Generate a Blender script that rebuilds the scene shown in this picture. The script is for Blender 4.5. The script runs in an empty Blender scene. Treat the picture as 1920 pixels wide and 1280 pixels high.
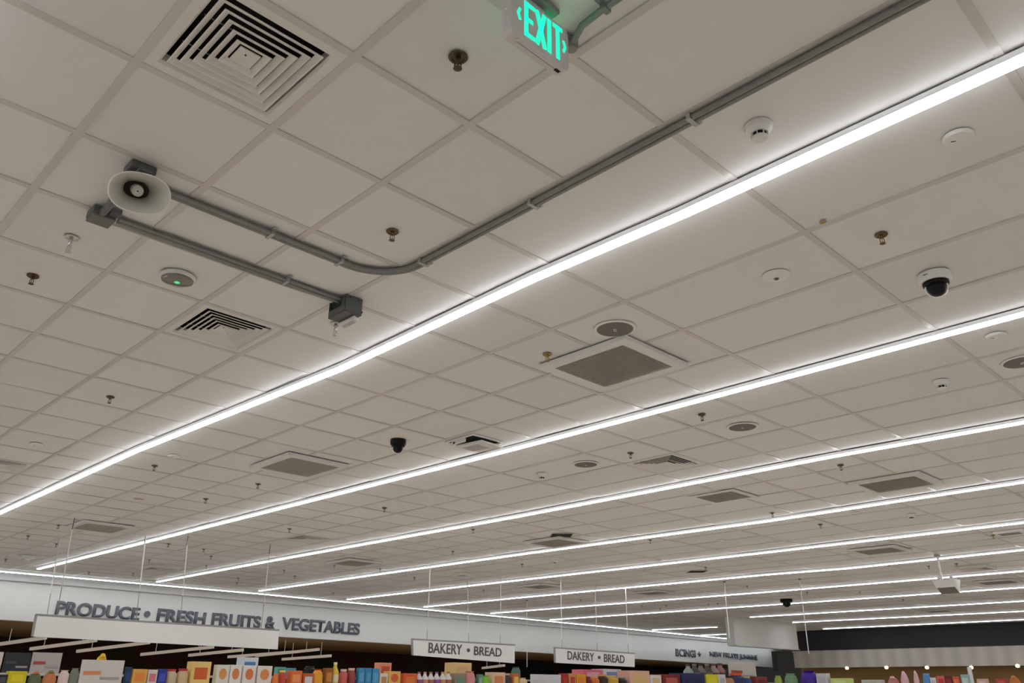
import bpy, bmesh, math, random
from mathutils import Vector, Matrix

random.seed(7)
SC = bpy.context.scene
COL = SC.collection

# ------------------------------------------------------------------ camera, world, exposure
T = 0.61                     # one ceiling tile
ZC = 3.80                    # ceiling height
CAM = Vector((2.750, -0.6109, 1.6586))
RIGHT = Vector((0.702234, 0.711925, 0.005399))
DOWN = Vector((-0.271619, 0.274917, -0.922303))
FWD = Vector((-0.658095, 0.646207, 0.386429))
FPX = 1540.243               # focal length in pixels of a 1920 wide frame

cd = bpy.data.cameras.new('camera')
cam = bpy.data.objects.new('camera', cd)
COL.objects.link(cam)
m = Matrix.Identity(4)
for r in range(3):
    m[r][0] = RIGHT[r]; m[r][1] = -DOWN[r]; m[r][2] = -FWD[r]; m[r][3] = CAM[r]
cam.matrix_world = m
cd.sensor_width = 36.0
cd.lens = FPX * 36.0 / 1920.0
cd.clip_start = 0.05
cd.clip_end = 200
SC.camera = cam

w = bpy.data.worlds.new('world')
SC.world = w
w.use_nodes = True
w.node_tree.nodes['Background'].inputs[0].default_value = (1.0, 0.96, 0.9, 1)
w.node_tree.nodes['Background'].inputs[1].default_value = 0.02
SC.view_settings.view_transform = 'Standard'
SC.view_settings.look = 'None'
SC.view_settings.gamma = 1.0
SC.view_settings.use_curve_mapping = False
SC.view_settings.exposure = 0.08
LAMP = 20.0                  # radiance of the strip light lenses
SC.cycles.use_denoising = True
SC.cycles.max_bounces = 8
SC.cycles.diffuse_bounces = 5
SC.cycles.sample_clamp_indirect = 6.0

# ------------------------------------------------------------------ survey helpers (photo sight line -> point in the room)
def sight(px, py):
    return RIGHT * ((px - 960) / FPX) + DOWN * ((py - 640) / FPX) + FWD

def on_z(px, py, z=ZC):
    d = sight(px, py); return CAM + d * ((z - CAM.z) / d.z)

def on_x(px, py, x):
    d = sight(px, py); return CAM + d * ((x - CAM.x) / d.x)

def on_y(px, py, y):
    d = sight(px, py); return CAM + d * ((y - CAM.y) / d.y)

# ------------------------------------------------------------------ materials
MATS = {}
def mat(name, col, rough=0.6, metal=0.0, emit=None, estr=0.0, noise=0.0, nscale=20.0, bump=0.0, spec=0.5):
    if name in MATS: return MATS[name]
    M = bpy.data.materials.new(name); M.use_nodes = True
    nt = M.node_tree; b = nt.nodes['Principled BSDF']
    b.inputs['Base Color'].default_value = (*col, 1)
    b.inputs['Roughness'].default_value = rough
    b.inputs['Metallic'].default_value = metal
    b.inputs['Specular IOR Level'].default_value = spec
    if emit:
        b.inputs['Emission Color'].default_value = (*emit, 1)
        b.inputs['Emission Strength'].default_value = estr
    if noise or bump:
        tc = nt.nodes.new('ShaderNodeTexCoord')
        n = nt.nodes.new('ShaderNodeTexNoise'); n.inputs['Scale'].default_value = nscale
        n.inputs['Detail'].default_value = 4
        nt.links.new(tc.outputs['Object'], n.inputs['Vector'])
        if noise:
            r = nt.nodes.new('ShaderNodeMapRange')
            r.inputs['To Min'].default_value = 1 - noise; r.inputs['To Max'].default_value = 1 + noise
            nt.links.new(n.outputs['Fac'], r.inputs['Value'])
            mx = nt.nodes.new('ShaderNodeVectorMath'); mx.operation = 'MULTIPLY'
            mx.inputs[0].default_value = col
            nt.links.new(r.outputs['Result'], mx.inputs[1])
            nt.links.new(mx.outputs[0], b.inputs['Base Color'])
        if bump:
            bp = nt.nodes.new('ShaderNodeBump'); bp.inputs['Strength'].default_value = bump
            bp.inputs['Distance'].default_value = 0.002
            nt.links.new(n.outputs['Fac'], bp.inputs['Height'])
            nt.links.new(bp.outputs[0], b.inputs['Normal'])
    MATS[name] = M
    return M

def tile_material():
    M = mat('ceiling_tile', (0.765, 0.757, 0.748), 0.95, noise=0.02, nscale=9, bump=0.15, spec=0.2)
    nt = M.node_tree; b = nt.nodes['Principled BSDF']
    g = nt.nodes.new('ShaderNodeNewGeometry')
    r = nt.nodes.new('ShaderNodeMapRange'); r.inputs['To Min'].default_value = 0.965; r.inputs['To Max'].default_value = 1.03
    nt.links.new(g.outputs['Random Per Island'], r.inputs['Value'])
    src = b.inputs['Base Color'].links[0].from_socket
    mx = nt.nodes.new('ShaderNodeVectorMath'); mx.operation = 'MULTIPLY'
    nt.links.new(src, mx.inputs[0]); nt.links.new(r.outputs['Result'], mx.inputs[1])
    nt.links.new(mx.outputs[0], b.inputs['Base Color'])
    return M

TILE = tile_material()
BAR = mat('grid_bar_paint', (0.60, 0.57, 0.54), 0.30)
WHITE = mat('white_paint', (0.80, 0.80, 0.80), 0.45)
WHITEP = mat('white_plastic', (0.78, 0.77, 0.75), 0.4)
HOUS = mat('light_housing_glow', (0.85, 0.86, 0.88), 0.45, emit=(0.95, 0.97, 1.0), estr=0.19)  # faint emission added to brighten the housing sides and end caps
LENS = mat('light_lens', (0.9, 0.9, 0.9), 0.5, emit=(0.93, 0.965, 1.0), estr=LAMP)
LENSE = mat('light_lens_edge', (0.9, 0.9, 0.9), 0.5, emit=(0.92, 0.96, 1.0), estr=LAMP * 0.62)
SHADOWGAP = mat('shadow_gap_dark', (0.08, 0.08, 0.085), 0.7)  # dark colour draws the shadow line between housing and ceiling
BLACK = mat('black_plastic', (0.006, 0.006, 0.007), 0.3, spec=0.2)
DARK = mat('dark_depth_shade', (0.012, 0.012, 0.012), 0.9)  # near-black colour standing for the shade inside ducts and openings
CONDUIT = mat('galvanised_conduit', (0.23, 0.24, 0.235), 0.42, 0.55, noise=0.1, nscale=30)
CONDUITP = mat('pale_cable', (0.55, 0.54, 0.50), 0.5)
CONDG = mat('green_glow_conduit', (0.22, 0.26, 0.245), 0.42, 0.5)  # green glow of the exit sign painted into the conduit colour
CLAMP = mat('clamp_steel', (0.42, 0.44, 0.44), 0.35, 0.7)
BOXG = mat('grey_enamel', (0.115, 0.12, 0.125), 0.45, 0.25)
BOXL = mat('grey_enamel_lid', (0.15, 0.145, 0.14), 0.5, 0.1)
BRASS = mat('dark_brass', (0.16, 0.105, 0.045), 0.35, 0.75)
BRONZE = mat('bronze', (0.10, 0.075, 0.045), 0.32, 0.75)
COPPER = mat('brown_copper', (0.10, 0.05, 0.025), 0.4, 0.6)
GOLD = mat('yellow_brass', (0.35, 0.24, 0.07), 0.3, 0.8)
CHROME = mat('chrome', (0.55, 0.55, 0.54), 0.18, 1.0)
GRILLE = mat('grille_grey', (0.60, 0.57, 0.53), 0.6)
GRILLEBACK = mat('grille_back', (0.33, 0.31, 0.28), 0.9)
SPKG = mat('speaker_mesh', (0.165, 0.155, 0.14), 0.7, noise=0.15, nscale=300)
FRAMEW = mat('grille_frame_white', (0.74, 0.73, 0.73), 0.4)
DIFF = mat('diffuser_paint', (0.74, 0.72, 0.70), 0.5)
HORNM = mat('horn_cream', (0.68, 0.66, 0.60), 0.45)
HORNT = mat('horn_throat_shade', (0.05, 0.045, 0.035), 0.8)  # dark colour stands for the shade deep inside the horn
SIGNW = mat('exit_case', (0.62, 0.59, 0.60), 0.4)
EXITG = mat('exit_green_glow', (0.02, 0.6, 0.4), 0.5, emit=(0.01, 0.84, 0.50), estr=1.0)
EXITUP = mat('canopy_green_glow', (0.02, 0.6, 0.3), 0.5, emit=(0.01, 0.9, 0.35), estr=1.6)  # added green glow that tints the canopy above the sign
SMOKED = mat('smoked_dome', (0.17, 0.16, 0.15), 0.12, spec=0.8)
LEDG = mat('green_led', (0.1, 0.6, 0.2), 0.4, emit=(0.1, 0.9, 0.3), estr=0.55)
GLASSL = mat('frosted_lens', (0.72, 0.70, 0.70), 0.25)
WALLW = mat('fascia_paint', (0.67, 0.67, 0.655), 0.7, noise=0.015, nscale=1.5)
TRIMW = mat('trim_paint', (0.66, 0.66, 0.67), 0.6)
LETTER = mat('letter_grey', (0.115, 0.13, 0.155), 0.5)
LETTERB = mat('letter_black', (0.085, 0.085, 0.082), 0.5)
BOARDW = mat('sign_board_white', (0.82, 0.825, 0.82), 0.55)
BOARDE = mat('sign_edge_grey', (0.30, 0.30, 0.29), 0.5)
WIRE = mat('steel_wire', (0.75, 0.74, 0.72), 0.4, 0.2)
WIRED = mat('dark_wire', (0.05, 0.05, 0.05), 0.5)
FLOORM = mat('floor_tile', (0.62, 0.54, 0.445), 0.5, noise=0.08, nscale=2)
BROWN = mat('brown_soffit', (0.36, 0.235, 0.10), 0.6, noise=0.1, nscale=1.0)
DARKWALL = mat('dark_fascia', (0.016, 0.015, 0.017), 0.6)
CHAR = mat('charcoal_panel', (0.03, 0.03, 0.03), 0.6)
WOODW = mat('ochre_wall', (0.30, 0.17, 0.055), 0.6, noise=0.15, nscale=0.6)
STAIN = mat('water_stain', (0.33, 0.24, 0.10), 0.9)
STAINF = mat('faint_stain', (0.52, 0.45, 0.37), 0.9)

def corrugated():
    M = bpy.data.materials.new('corrugated_panel'); M.use_nodes = True
    nt = M.node_tree; b = nt.nodes['Principled BSDF']
    b.inputs['Roughness'].default_value = 0.6
    tc = nt.nodes.new('ShaderNodeTexCoord')
    wv = nt.nodes.new('ShaderNodeTexWave'); wv.bands_direction = 'X'; wv.inputs['Scale'].default_value = 0.55
    nt.links.new(tc.outputs['Object'], wv.inputs['Vector'])
    rp = nt.nodes.new('ShaderNodeValToRGB')
    rp.color_ramp.elements[0].color = (0.50, 0.465, 0.43, 1); rp.color_ramp.elements[1].color = (0.60, 0.56, 0.515, 1)
    nt.links.new(wv.outputs['Fac'], rp.inputs[0]); nt.links.new(rp.outputs[0], b.inputs['Base Color'])
    return M
CORR = corrugated()

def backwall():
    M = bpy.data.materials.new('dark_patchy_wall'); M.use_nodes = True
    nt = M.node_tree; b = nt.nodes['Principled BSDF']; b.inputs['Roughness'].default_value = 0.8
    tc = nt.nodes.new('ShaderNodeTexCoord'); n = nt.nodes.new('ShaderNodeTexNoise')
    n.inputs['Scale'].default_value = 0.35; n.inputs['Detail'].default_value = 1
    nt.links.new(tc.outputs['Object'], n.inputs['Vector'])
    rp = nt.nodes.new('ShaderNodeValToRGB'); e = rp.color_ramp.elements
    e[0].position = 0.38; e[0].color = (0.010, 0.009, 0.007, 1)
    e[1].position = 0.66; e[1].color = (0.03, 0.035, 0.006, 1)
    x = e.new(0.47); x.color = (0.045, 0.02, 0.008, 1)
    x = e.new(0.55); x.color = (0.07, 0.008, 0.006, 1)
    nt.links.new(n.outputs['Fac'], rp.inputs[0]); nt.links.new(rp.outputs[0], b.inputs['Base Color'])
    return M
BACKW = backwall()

# ------------------------------------------------------------------ mesh helpers
class MB:
    def __init__(s): s.v = []; s.f = []
    def add(s, vs, fs):
        o = len(s.v); s.v += [tuple(v) for v in vs]; s.f += [tuple(i + o for i in f) for f in fs]; return s
    def box(s, x0, x1, y0, y1, z0, z1):
        v = [(x, y, z) for z in (z0, z1) for y in (y0, y1) for x in (x0, x1)]
        return s.add(v, [(0, 2, 3, 1), (4, 5, 7, 6), (0, 1, 5, 4), (2, 6, 7, 3), (0, 4, 6, 2), (1, 3, 7, 5)])
    def obox(s, c, ax, ay, az):
        c = Vector(c); ax = Vector(ax); ay = Vector(ay); az = Vector(az)
        v = [c + ax * i + ay * j + az * k for k in (-1, 1) for j in (-1, 1) for i in (-1, 1)]
        return s.add(v, [(0, 2, 3, 1), (4, 5, 7, 6), (0, 1, 5, 4), (2, 6, 7, 3), (0, 4, 6, 2), (1, 3, 7, 5)])
    def lathe(s, prof, seg=32, c=(0, 0, 0), frame=None, sx=1, sy=1, sup=1.0):
        c = Vector(c)
        X, Y, Z = frame if frame else (Vector((1, 0, 0)), Vector((0, 1, 0)), Vector((0, 0, 1)))
        o = len(s.v); n = len(prof)
        for r, z in prof:
            for k in range(seg):
                a = 2 * math.pi * k / seg
                ca, sa = math.cos(a), math.sin(a)
                s.v.append(tuple(c + X * (r * sx * math.copysign(abs(ca) ** sup, ca)) + Y * (r * sy * math.copysign(abs(sa) ** sup, sa)) + Z * z))
        for i in range(n - 1):
            for k in range(seg):
                k2 = (k + 1) % seg
                s.f.append((o + i * seg + k, o + i * seg + k2, o + (i + 1) * seg + k2, o + (i + 1) * seg + k))
        for i in (0, n - 1):
            if prof[i][0] > 1e-6: s.f.append(tuple(o + i * seg + k for k in range(seg)))
        return s
    def tube(s, pts, r, seg=10, r2=None):
        pts = [Vector(p) for p in pts]; o = len(s.v); n = len(pts)
        up = None
        for i, p in enumerate(pts):
            d = (pts[min(i + 1, n - 1)] - pts[max(i - 1, 0)]).normalized()
            if up is None:
                up = Vector((0, 0, 1)) if abs(d.z) < 0.9 else Vector((1, 0, 0))
            a = d.cross(up).normalized(); b = a.cross(d).normalized(); up = b
            rr = r if r2 is None else r + (r2 - r) * i / (n - 1)
            for k in range(seg):
                t = 2 * math.pi * k / seg
                s.v.append(tuple(p + a * (rr * math.cos(t)) + b * (rr * math.sin(t))))
        for i in range(n - 1):
            for k in range(seg):
                k2 = (k + 1) % seg
                s.f.append((o + i * seg + k, o + i * seg + k2, o + (i + 1) * seg + k2, o + (i + 1) * seg + k))
        s.f.append(tuple(o + k for k in range(seg))); s.f.append(tuple(o + (n - 1) * seg + k for k in range(seg)))
        return s
    def extrude(s, pts, prof, closed=True):
        # sweep a (side, height) profile along a near-straight level path
        o = len(s.v); m_ = len(prof); n = len(pts)
        for i, p in enumerate(pts):
            d = Vector(pts[min(i + 1, n - 1)]) - Vector(pts[max(i - 1, 0)]); d.z = 0; d.normalize()
            a = Vector((-d.y, d.x, 0))
            for q, h in prof: s.v.append(tuple(Vector(p) + a * q + Vector((0, 0, h))))
        for i in range(n - 1):
            for k in range(m_ if closed else m_ - 1):
                k2 = (k + 1) % m_
                s.f.append((o + i * m_ + k, o + i * m_ + k2, o + (i + 1) * m_ + k2, o + (i + 1) * m_ + k))
        if closed:
            s.f.append(tuple(o + k for k in range(m_))); s.f.append(tuple(o + (n - 1) * m_ + k for k in range(m_)))
        return s
    def build(s, name, material, parent=None, smooth=False, bevel=0.0):
        me = bpy.data.meshes.new(name)
        me.from_pydata(s.v, [], s.f)
        bm = bmesh.new(); bm.from_mesh(me)
        bmesh.ops.recalc_face_normals(bm, faces=bm.faces)
        bm.to_mesh(me); bm.free()
        me.materials.append(material)
        o = bpy.data.objects.new(name, me); COL.objects.link(o)
        if parent: o.parent = parent
        if smooth:
            for p in me.polygons: p.use_smooth = True
            try: me.set_sharp_from_angle(angle=math.radians(40))
            except Exception: pass
        if bevel:
            b = o.modifiers.new('round', 'BEVEL'); b.width = bevel; b.segments = 2; b.limit_method = 'ANGLE'
        return o

def tag(o, label, cat, group=None, kind=None):
    o['label'] = label; o['category'] = cat
    if group: o['group'] = group
    if kind: o['kind'] = kind
    return o

def thing(name, label, cat, loc=(0, 0, 0), rz=0.0, group=None):
    o = bpy.data.objects.new(name, None); COL.objects.link(o)
    o.empty_display_size = 0.1
    o.location = loc; o.rotation_euler = (0, 0, rz)
    return tag(o, label, cat, group)

def struct(o):
    o['kind'] = 'structure'; return o

def dup(root, loc, label, rz=0.0, group=None):
    r = root.copy(); COL.objects.link(r); r.location = loc; r.rotation_euler = (0, 0, rz)
    r['label'] = label
    if group: r['group'] = group
    for ch in list(root.children):
        c = ch.copy(); COL.objects.link(c); c.parent = r
        for g in list(ch.children):
            d = g.copy(); COL.objects.link(d); d.parent = c
    return r

ORD = ['', 'first', 'second', 'third', 'fourth', 'fifth', 'sixth', 'seventh', 'eighth', 'ninth', 'tenth', 'eleventh', 'twelfth', 'thirteenth']

# ------------------------------------------------------------------ strip light paths (tile units to metres)
ZL = ZC - 0.040              # underside of the lenses
LIGHT_PX = {
 1: [(0, 962), (255, 846), (640, 692), (1000, 524), (1280, 404), (1600, 258), (1913, 116)],
 2: [(72, 1067), (480, 965), (916, 855), (1280, 760), (1600, 675), (1920, 590)],
 3: [(296, 1091), (480, 1057), (960, 971), (1560, 857), (1920, 793)],
 4: [(487, 1108), (960, 1042), (1440, 977.5), (1920, 904.5)],
 5: [(652, 1124), (960, 1089.5), (1440, 1036), (1920, 980.5)],
 6: [(796, 1138), (960, 1122), (1440, 1077.5), (1590, 1066), (1920, 1031.5)],
 7: [(921, 1150), (1440, 1110), (1920, 1071)],
 8: [(1032, 1162), (1440, 1134.5), (1920, 1101.5)],
 9: [(1407, 1157), (1920, 1127)],
 10: [(1487, 1167), (1920, 1146)],
 11: [(1544, 1179), (1920, 1161.5)],
}
PATHS = {}
for k, pts in LIGHT_PX.items():
    q = [on_z(x, y, ZL) for x, y in pts]
    if k == 1:
        d = (q[0] - q[2]).normalized(); q.insert(0, q[0] + d * 6.6)
    ym = q[-1].y
    q.append(Vector((6.0, ym, ZL)))
    PATHS[k] = q
def light_y(k, x):
    q = PATHS[k]
    for a, b in zip(q, q[1:]):
        if a.x <= x <= b.x: return a.y + (b.y - a.y) * (x - a.x) / (b.x - a.x)
    return q[0].y if x < q[0].x else q[-1].y

# ------------------------------------------------------------------ ceiling: tiles and grid
def mid_y(k): return sum(p.y for p in PATHS[k][1:-1]) / max(1, len(PATHS[k]) - 2)
LY = [mid_y(k) / T for k in range(1, 12)]
ROWS = [-7.0, -6.0, -3.0, -2.0, -0.95, 0.141, 1.066, 1.998, 2.942]
lines = [(r, False) for r in ROWS] + [(LY[0], True), (4.941, False), (5.937, False), (6.927, False),
         (LY[1], True), (9.022, False), (10.026, False), (11.06, False), (LY[2], True)]
for k in range(3, 11):
    a, b = LY[k - 1], LY[k]
    lines += [(a + (b - a) * f, False) for f in (0.25, 0.5, 0.75)] + [(b, True)]
lines += [(b + 1.2 * i, False) for i in range(1, 14)]
COLS = {}
base = {-8: -8.1, -7: -7.08, -6: -5.99, -5: -5.02, -4: -3.99, -3: -2.955, -2: -1.925, -1: -0.955, 0: 0.039, 1: 1.028, 2: 1.949,
        3: 2.86, 4: 3.78, 5: 4.7, 6: 5.65, 7: 6.6, 8: 7.6, 9: 8.6, 10: 9.84}
for c in range(-36, 11):
    COLS[c] = base[c] if c in base else c - 0.36 + (0.16 if c == -9 else 0)
def cols_for(r):
    out = []
    for c in range(-36, 11):
        if c > 2 and c % 2: continue
        if c == 1 and r >= 3: continue
        if r >= 8 and c < -3 and c % 2 and c > -9: continue
        if r >= 17 and c % 2: continue
        out.append(c)
    return out
BW = 0.017                   # half width of a grid bar
cells = []
rowidx = []
for n, ((a, la), (b, lb)) in enumerate(zip(lines, lines[1:])):
    j = n - 5
    for c0, c1 in zip(cols_for(j), cols_for(j)[1:]):
        cells.append((COLS[c0] * T, COLS[c1] * T, a * T, b * T))
def cell_of(x, y):
    for q in cells:
        if q[0] <= x < q[1] and q[2] <= y < q[3]: return q
CUT = set()
DIFF_PX = [((458, 105), 'large square four-way air diffuser at top left of the ceiling'),
           ((418, 624), 'square air diffuser left of the nearest light strip, below the grey lamp box'),
           ((1258, 863), 'square air diffuser just above the third light strip, right of a round speaker'),
           ((570, 1004), 'small dark-slotted air diffuser above the third light strip, left of centre'),
           ((4, 877), 'air diffuser cut off by the left edge of the photo')]
diff_cells = []
for (p, lab) in DIFF_PX:
    g = on_z(*p); q = cell_of(g.x, g.y); CUT.add(q); diff_cells.append((q, lab))
tb = MB()
for q in cells:
    if q in CUT: continue
    z = ZC + 0.006 + random.uniform(-0.002, 0.003)
    t1, t2 = random.uniform(-0.0012, 0.0012), random.uniform(-0.0012, 0.0012)
    x0, x1, y0, y1 = q
    tb.add([(x0, y0, z - t1), (x1, y0, z + t2), (x1, y1, z + t1), (x0, y1, z - t2)], [(0, 1, 2, 3)])
tb.box(-22.5, 6.4, -4.3, 44.2, ZC + 0.30, ZC + 0.34)      # the slab above
ceiling = struct(tb.build('ceiling', TILE))
gb = MB()
for y, lit in lines:
    if not lit: gb.box(-22.2, 6.0, y * T - BW, y * T + BW, ZC, ZC + 0.03)
for n, ((a, la), (b, lb)) in enumerate(zip(lines, lines[1:])):
    for c in cols_for(n - 5):
        x = COLS[c] * T
        gb.box(x - BW, x + BW, a * T + (0 if la else BW), b * T - (0 if lb else BW), ZC + 0.0006, ZC + 0.03)
grid = struct(gb.build('trim_1', BAR))

# ------------------------------------------------------------------ floor and walls
struct(MB().box(-26, 8, -6, 36, -0.1, 0).build('floor', FLOORM))
pA = on_z(0, 1071.5); pB = on_z(1361, 1197)
dw = (pB - pA).normalized(); nw = Vector((dw.y, -dw.x, 0))   # nw points into the shop
WOFF = 0.16
def on_wall(px, py, off=0.0):
    d = sight(px, py); o = pA - nw * (WOFF - off)
    return CAM + d * ((o - CAM).dot(nw) / d.dot(nw))
w0 = pA - nw * WOFF - dw * 8.5; w1 = on_wall(1470, 1252); 
b0 = on_wall(0, 1161); b1 = on_wall(770, 1208); b2 = on_wall(1470, 1252)
def slab(pts_top, pts_bot, th):
    s = MB(); n = len(pts_top); o = []
    for off in (0, -th):
        for p in pts_top: s.v.append(tuple(p + nw * off))
        for p in pts_bot: s.v.append(tuple(p + nw * off))
    F, Bk = 0, 2 * n
    for i in range(n - 1):
        s.f.append((F + i, F + i + 1, F + n + i + 1, F + n + i)); s.f.append((Bk + i, Bk + i + 1, Bk + n + i + 1, Bk + n + i))
        s.f.append((F + i, F + i + 1, Bk + i + 1, Bk + i)); s.f.append((F + n + i, F + n + i + 1, Bk + n + i + 1, Bk + n + i))
    s.f.append((F, F + n, Bk + n, Bk)); s.f.append((F + n - 1, F + 2 * n - 1, Bk + 2 * n - 1, Bk + n - 1))
    return s
bl = b0 - dw * 8.5
tops = [Vector((p.x, p.y, ZC + 0.05)) for p in (bl, b0, b1, b2)]
struct(slab(tops, [bl, b0, b1, b2], 0.25).build('wall_left', WALLW))
# crown trim below the perimeter light
ct = on_wall(0, 1088); cz = 3.655
tt = [Vector((p.x, p.y, ZC)) + nw * 0.10 for p in (bl, b2)]
tbm = [Vector((p.x, p.y, cz)) + nw * 0.10 for p in (bl, b2)]
struct(slab(tt, tbm, 0.099).build('trim_2', TRIMW))
# low soffit and dark rear wall of the produce hall
sf = MB()
fr_ = [p - nw * 0.24 for p in (bl, b0, b1, b2)]
bk_ = [Vector((-25.0, p.y, p.z)) for p in fr_]
for dz in (0.02, 0.10): sf.v += [tuple(p + Vector((0, 0, dz))) for p in fr_ + bk_]
for i in range(3):
    sf.f += [(i, i + 1, 5 + i, 4 + i), (8 + i, 9 + i, 13 + i, 12 + i)]
struct(sf.build('ceiling_rear', BROWN))
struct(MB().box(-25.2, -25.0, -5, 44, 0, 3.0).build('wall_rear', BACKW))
# far side: dark fascia, grey corrugated band, ochre wall
fy = 33.0
zt = lambda x, y: on_y(x, y, fy).z
struct(MB().box(-14.9, 6.2, fy, fy + 0.3, 3.04, ZC + 0.05).build('wall_far', DARKWALL))
struct(MB().box(-14.9, 6.2, fy + 0.02, fy + 0.3, 2.40, 3.04).build('wall_far_band', CORR))
struct(MB().box(-14.9, 6.2, fy + 0.6, fy + 0.8, 0, 2.9).build('wall_far_lower', WOODW))
struct(MB().box(-14.9, 6.2, fy + 0.3, fy + 0.8, 2.6, 2.66).build('trim_3', WOODW))
# boxed bulkhead that hangs from the ceiling by the far corner
xbk = on_y(1361, 1180, 24.69).x
struct(MB().box(xbk, -12.5, 24.69, 28.95, 2.93, ZC + 0.02).build('wall_bulkhead', mat('bulkhead_paint', (0.80, 0.80, 0.78), 0.7)))
struct(MB().box(xbk + 0.02, -12.47, 24.72, 28.97, 2.90, 2.93).build('trim_4', TRIMW))
struct(MB().box(-13.35, -13.15, 28.5, 29.75, 2.2, 2.86).build('wall_panel', CHAR))
# walls behind the viewer
struct(MB().box(6.0, 6.2, -4.2, 34, 0, ZC + 0.05).build('wall_right', WALLW))
struct(MB().box(-21.4, 6.2, -4.2, -4.0, 0, ZC + 0.05).build('wall_near', WALLW))

# ------------------------------------------------------------------ strip lights
def strip_light(path, label, seams=()):
    t = thing('linear_strip_light', label, 'strip light', path[0], group='ceiling strip lights')
    loc = [p - path[0] for p in path]
    MB().extrude(loc, [(-0.026, 0.040), (0.026, 0.040), (0.026, 0.036), (-0.026, 0.036)]).build('shadow_gap_channel', SHADOWGAP, t)
    MB().extrude(loc, [(-0.0292, 0.0365), (0.0292, 0.0365), (0.0293, 0.0100), (-0.0293, 0.0100)]).build('housing', HOUS, t)
    MB().extrude(loc, [(-0.0294, 0.0100), (0.0294, 0.0100), (0.0294, 0.0006), (-0.0294, 0.0006)]).build('lens_edge', LENSE, t)
    MB().extrude(loc, [(-0.0288, 0.0006), (0.0288, 0.0006), (0.0284, 0.0), (-0.0284, 0.0)]).build('lens', LENS, t)
    for e, f_ in ((loc[0], loc[1]), (loc[-1], loc[-2])):
        d = (e - f_).normalized()
        a = Vector((-d.y, d.x, 0))
        MB().obox(e + d * 0.004 + Vector((0, 0, 0.018)), d * 0.004, a * 0.036, Vector((0, 0, 0.0175))).build('end_cap', HOUS, t)
    return t
names = {1: 'nearest and widest glowing white ceiling light strip, crossing the whole photo'}
for k in range(2, 12):
    names[k] = 'glowing white ceiling light strip, %s from the viewer' % ORD[k]
names[10] = 'glowing white ceiling light strip starting at the bulkhead corner, tenth from the viewer'
names[11] = 'farthest glowing white ceiling light strip, along the dark far fascia'
for k in range(1, 12): strip_light(PATHS[k], names[k])
strip_light([on_z(1224, 1181, ZL), on_z(1345, 1175.7, ZL)], 'short length of white light strip left of the bulkhead, upper of two')
strip_light([on_z(1315, 1191, ZL), on_z(1372, 1188.5, ZL)], 'shortest length of white light strip left of the bulkhead, lower of two')
pp = [on_z(x, y, ZL) for x, y in ((0, 1071.5), (480, 1113), (960, 1158), (1361, 1197))]
pp.insert(0, pp[0] + (pp[0] - pp[1]).normalized() * 8)
pp.append(pp[-1] + (pp[-1] - pp[-3]).normalized() * 6.0)
strip_light(pp, 'long white light strip running along the top of the white fascia wall')
strip_light([Vector((-16.0, -0.52, ZL)), Vector((5.5, -0.52, ZL))], 'glowing white light strip just outside the upper left corner')
strip_light([Vector((-16.0, -2.98, ZL)), Vector((5.5, -2.98, ZL))], 'added unseen light strip behind the viewer')  # extra strip added out of view to lift the near ceiling tiles

# ------------------------------------------------------------------ air diffusers
def diffuser(loc, label, drop=0.0, sx=0.288, sy=0.288):
    t = thing('air_diffuser', label, 'air diffuser', loc, group='square ceiling air diffusers')
    fx, fyy = sx / 0.288, sy / 0.288
    def ring(s, a0, z0, a1, z1):
        v = []
        for a, z in ((a0, z0), (a1, z1)):
            v += [(-a * fx, -a * fyy, z), (a * fx, -a * fyy, z), (a * fx, a * fyy, z), (-a * fx, a * fyy, z)]
        s.add(v, [(k, (k + 1) % 4, 4 + (k + 1) % 4, 4 + k) for k in range(4)])
    d = -drop
    fr = MB()
    ring(fr, 0.290, 0.003 + d, 0.246, 0.003 + d); ring(fr, 0.246, 0.003 + d, 0.236, 0.012 + d); ring(fr, 0.236, 0.012 + d, 0.232, 0.045 + d)
    if drop: ring(fr, 0.290, 0.003 + d, 0.290, 0.001)
    fr.build('frame', DIFF, t)
    for s_ in (0.220, 0.184, 0.148, 0.112, 0.076):
        lv = MB()
        ring(lv, s_, 0.000 + d, s_, 0.0036 + d); ring(lv, s_, 0.000 + d, s_ - 0.005, 0.000 + d); ring(lv, s_ - 0.005, 0.0 + d, s_ - 0.026, 0.0145 + d)
        ring(lv, s_ - 0.026, 0.0145 + d, s_ - 0.026, 0.016 + d); ring(lv, s_, 0.0036 + d, s_ - 0.026, 0.016 + d)
        lv.build('louvre', DIFF, t)
    cp = MB()
    ring(cp, 0.044, 0.008 + d, 0.012, 0.022 + d); ring(cp, 0.012, 0.022 + d, 0.0001, 0.023 + d)
    ring(cp, 0.044, 0.008 + d, 0.044, 0.013 + d)
    cpo = cp.build('centre_plate', DIFF, t)
    MB().lathe([(0.004, 0.024 + d), (0.004, 0.020 + d)], 10).build('screw', BRONZE, cpo)
    hgt = 0.20 if not drop else drop - 0.004
    dk = MB()
    ring(dk, 0.237, 0.04 + d, 0.236, max(0.042, hgt) + d); ring(dk, 0.236, max(0.042, hgt) + d, 0.001, max(0.042, hgt) + d)
    dk.build('duct_throat', DARK, t)
    sp = MB()
    for s_ in (-0.09, 0.09): sp.box(s_ * fx - 0.0015, s_ * fx + 0.0015, -0.22 * fyy, 0.22 * fyy, 0.016 + d, 0.021 + d)
    sp.build('support_bar', CLAMP, t)
    return t
for q, lab in diff_cells:
    diffuser(((q[0] + q[1]) / 2, (q[2] + q[3]) / 2, ZC), lab, 0.0, (q[1] - q[0]) / 2 - BW, (q[3] - q[2]) / 2 - BW)
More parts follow.
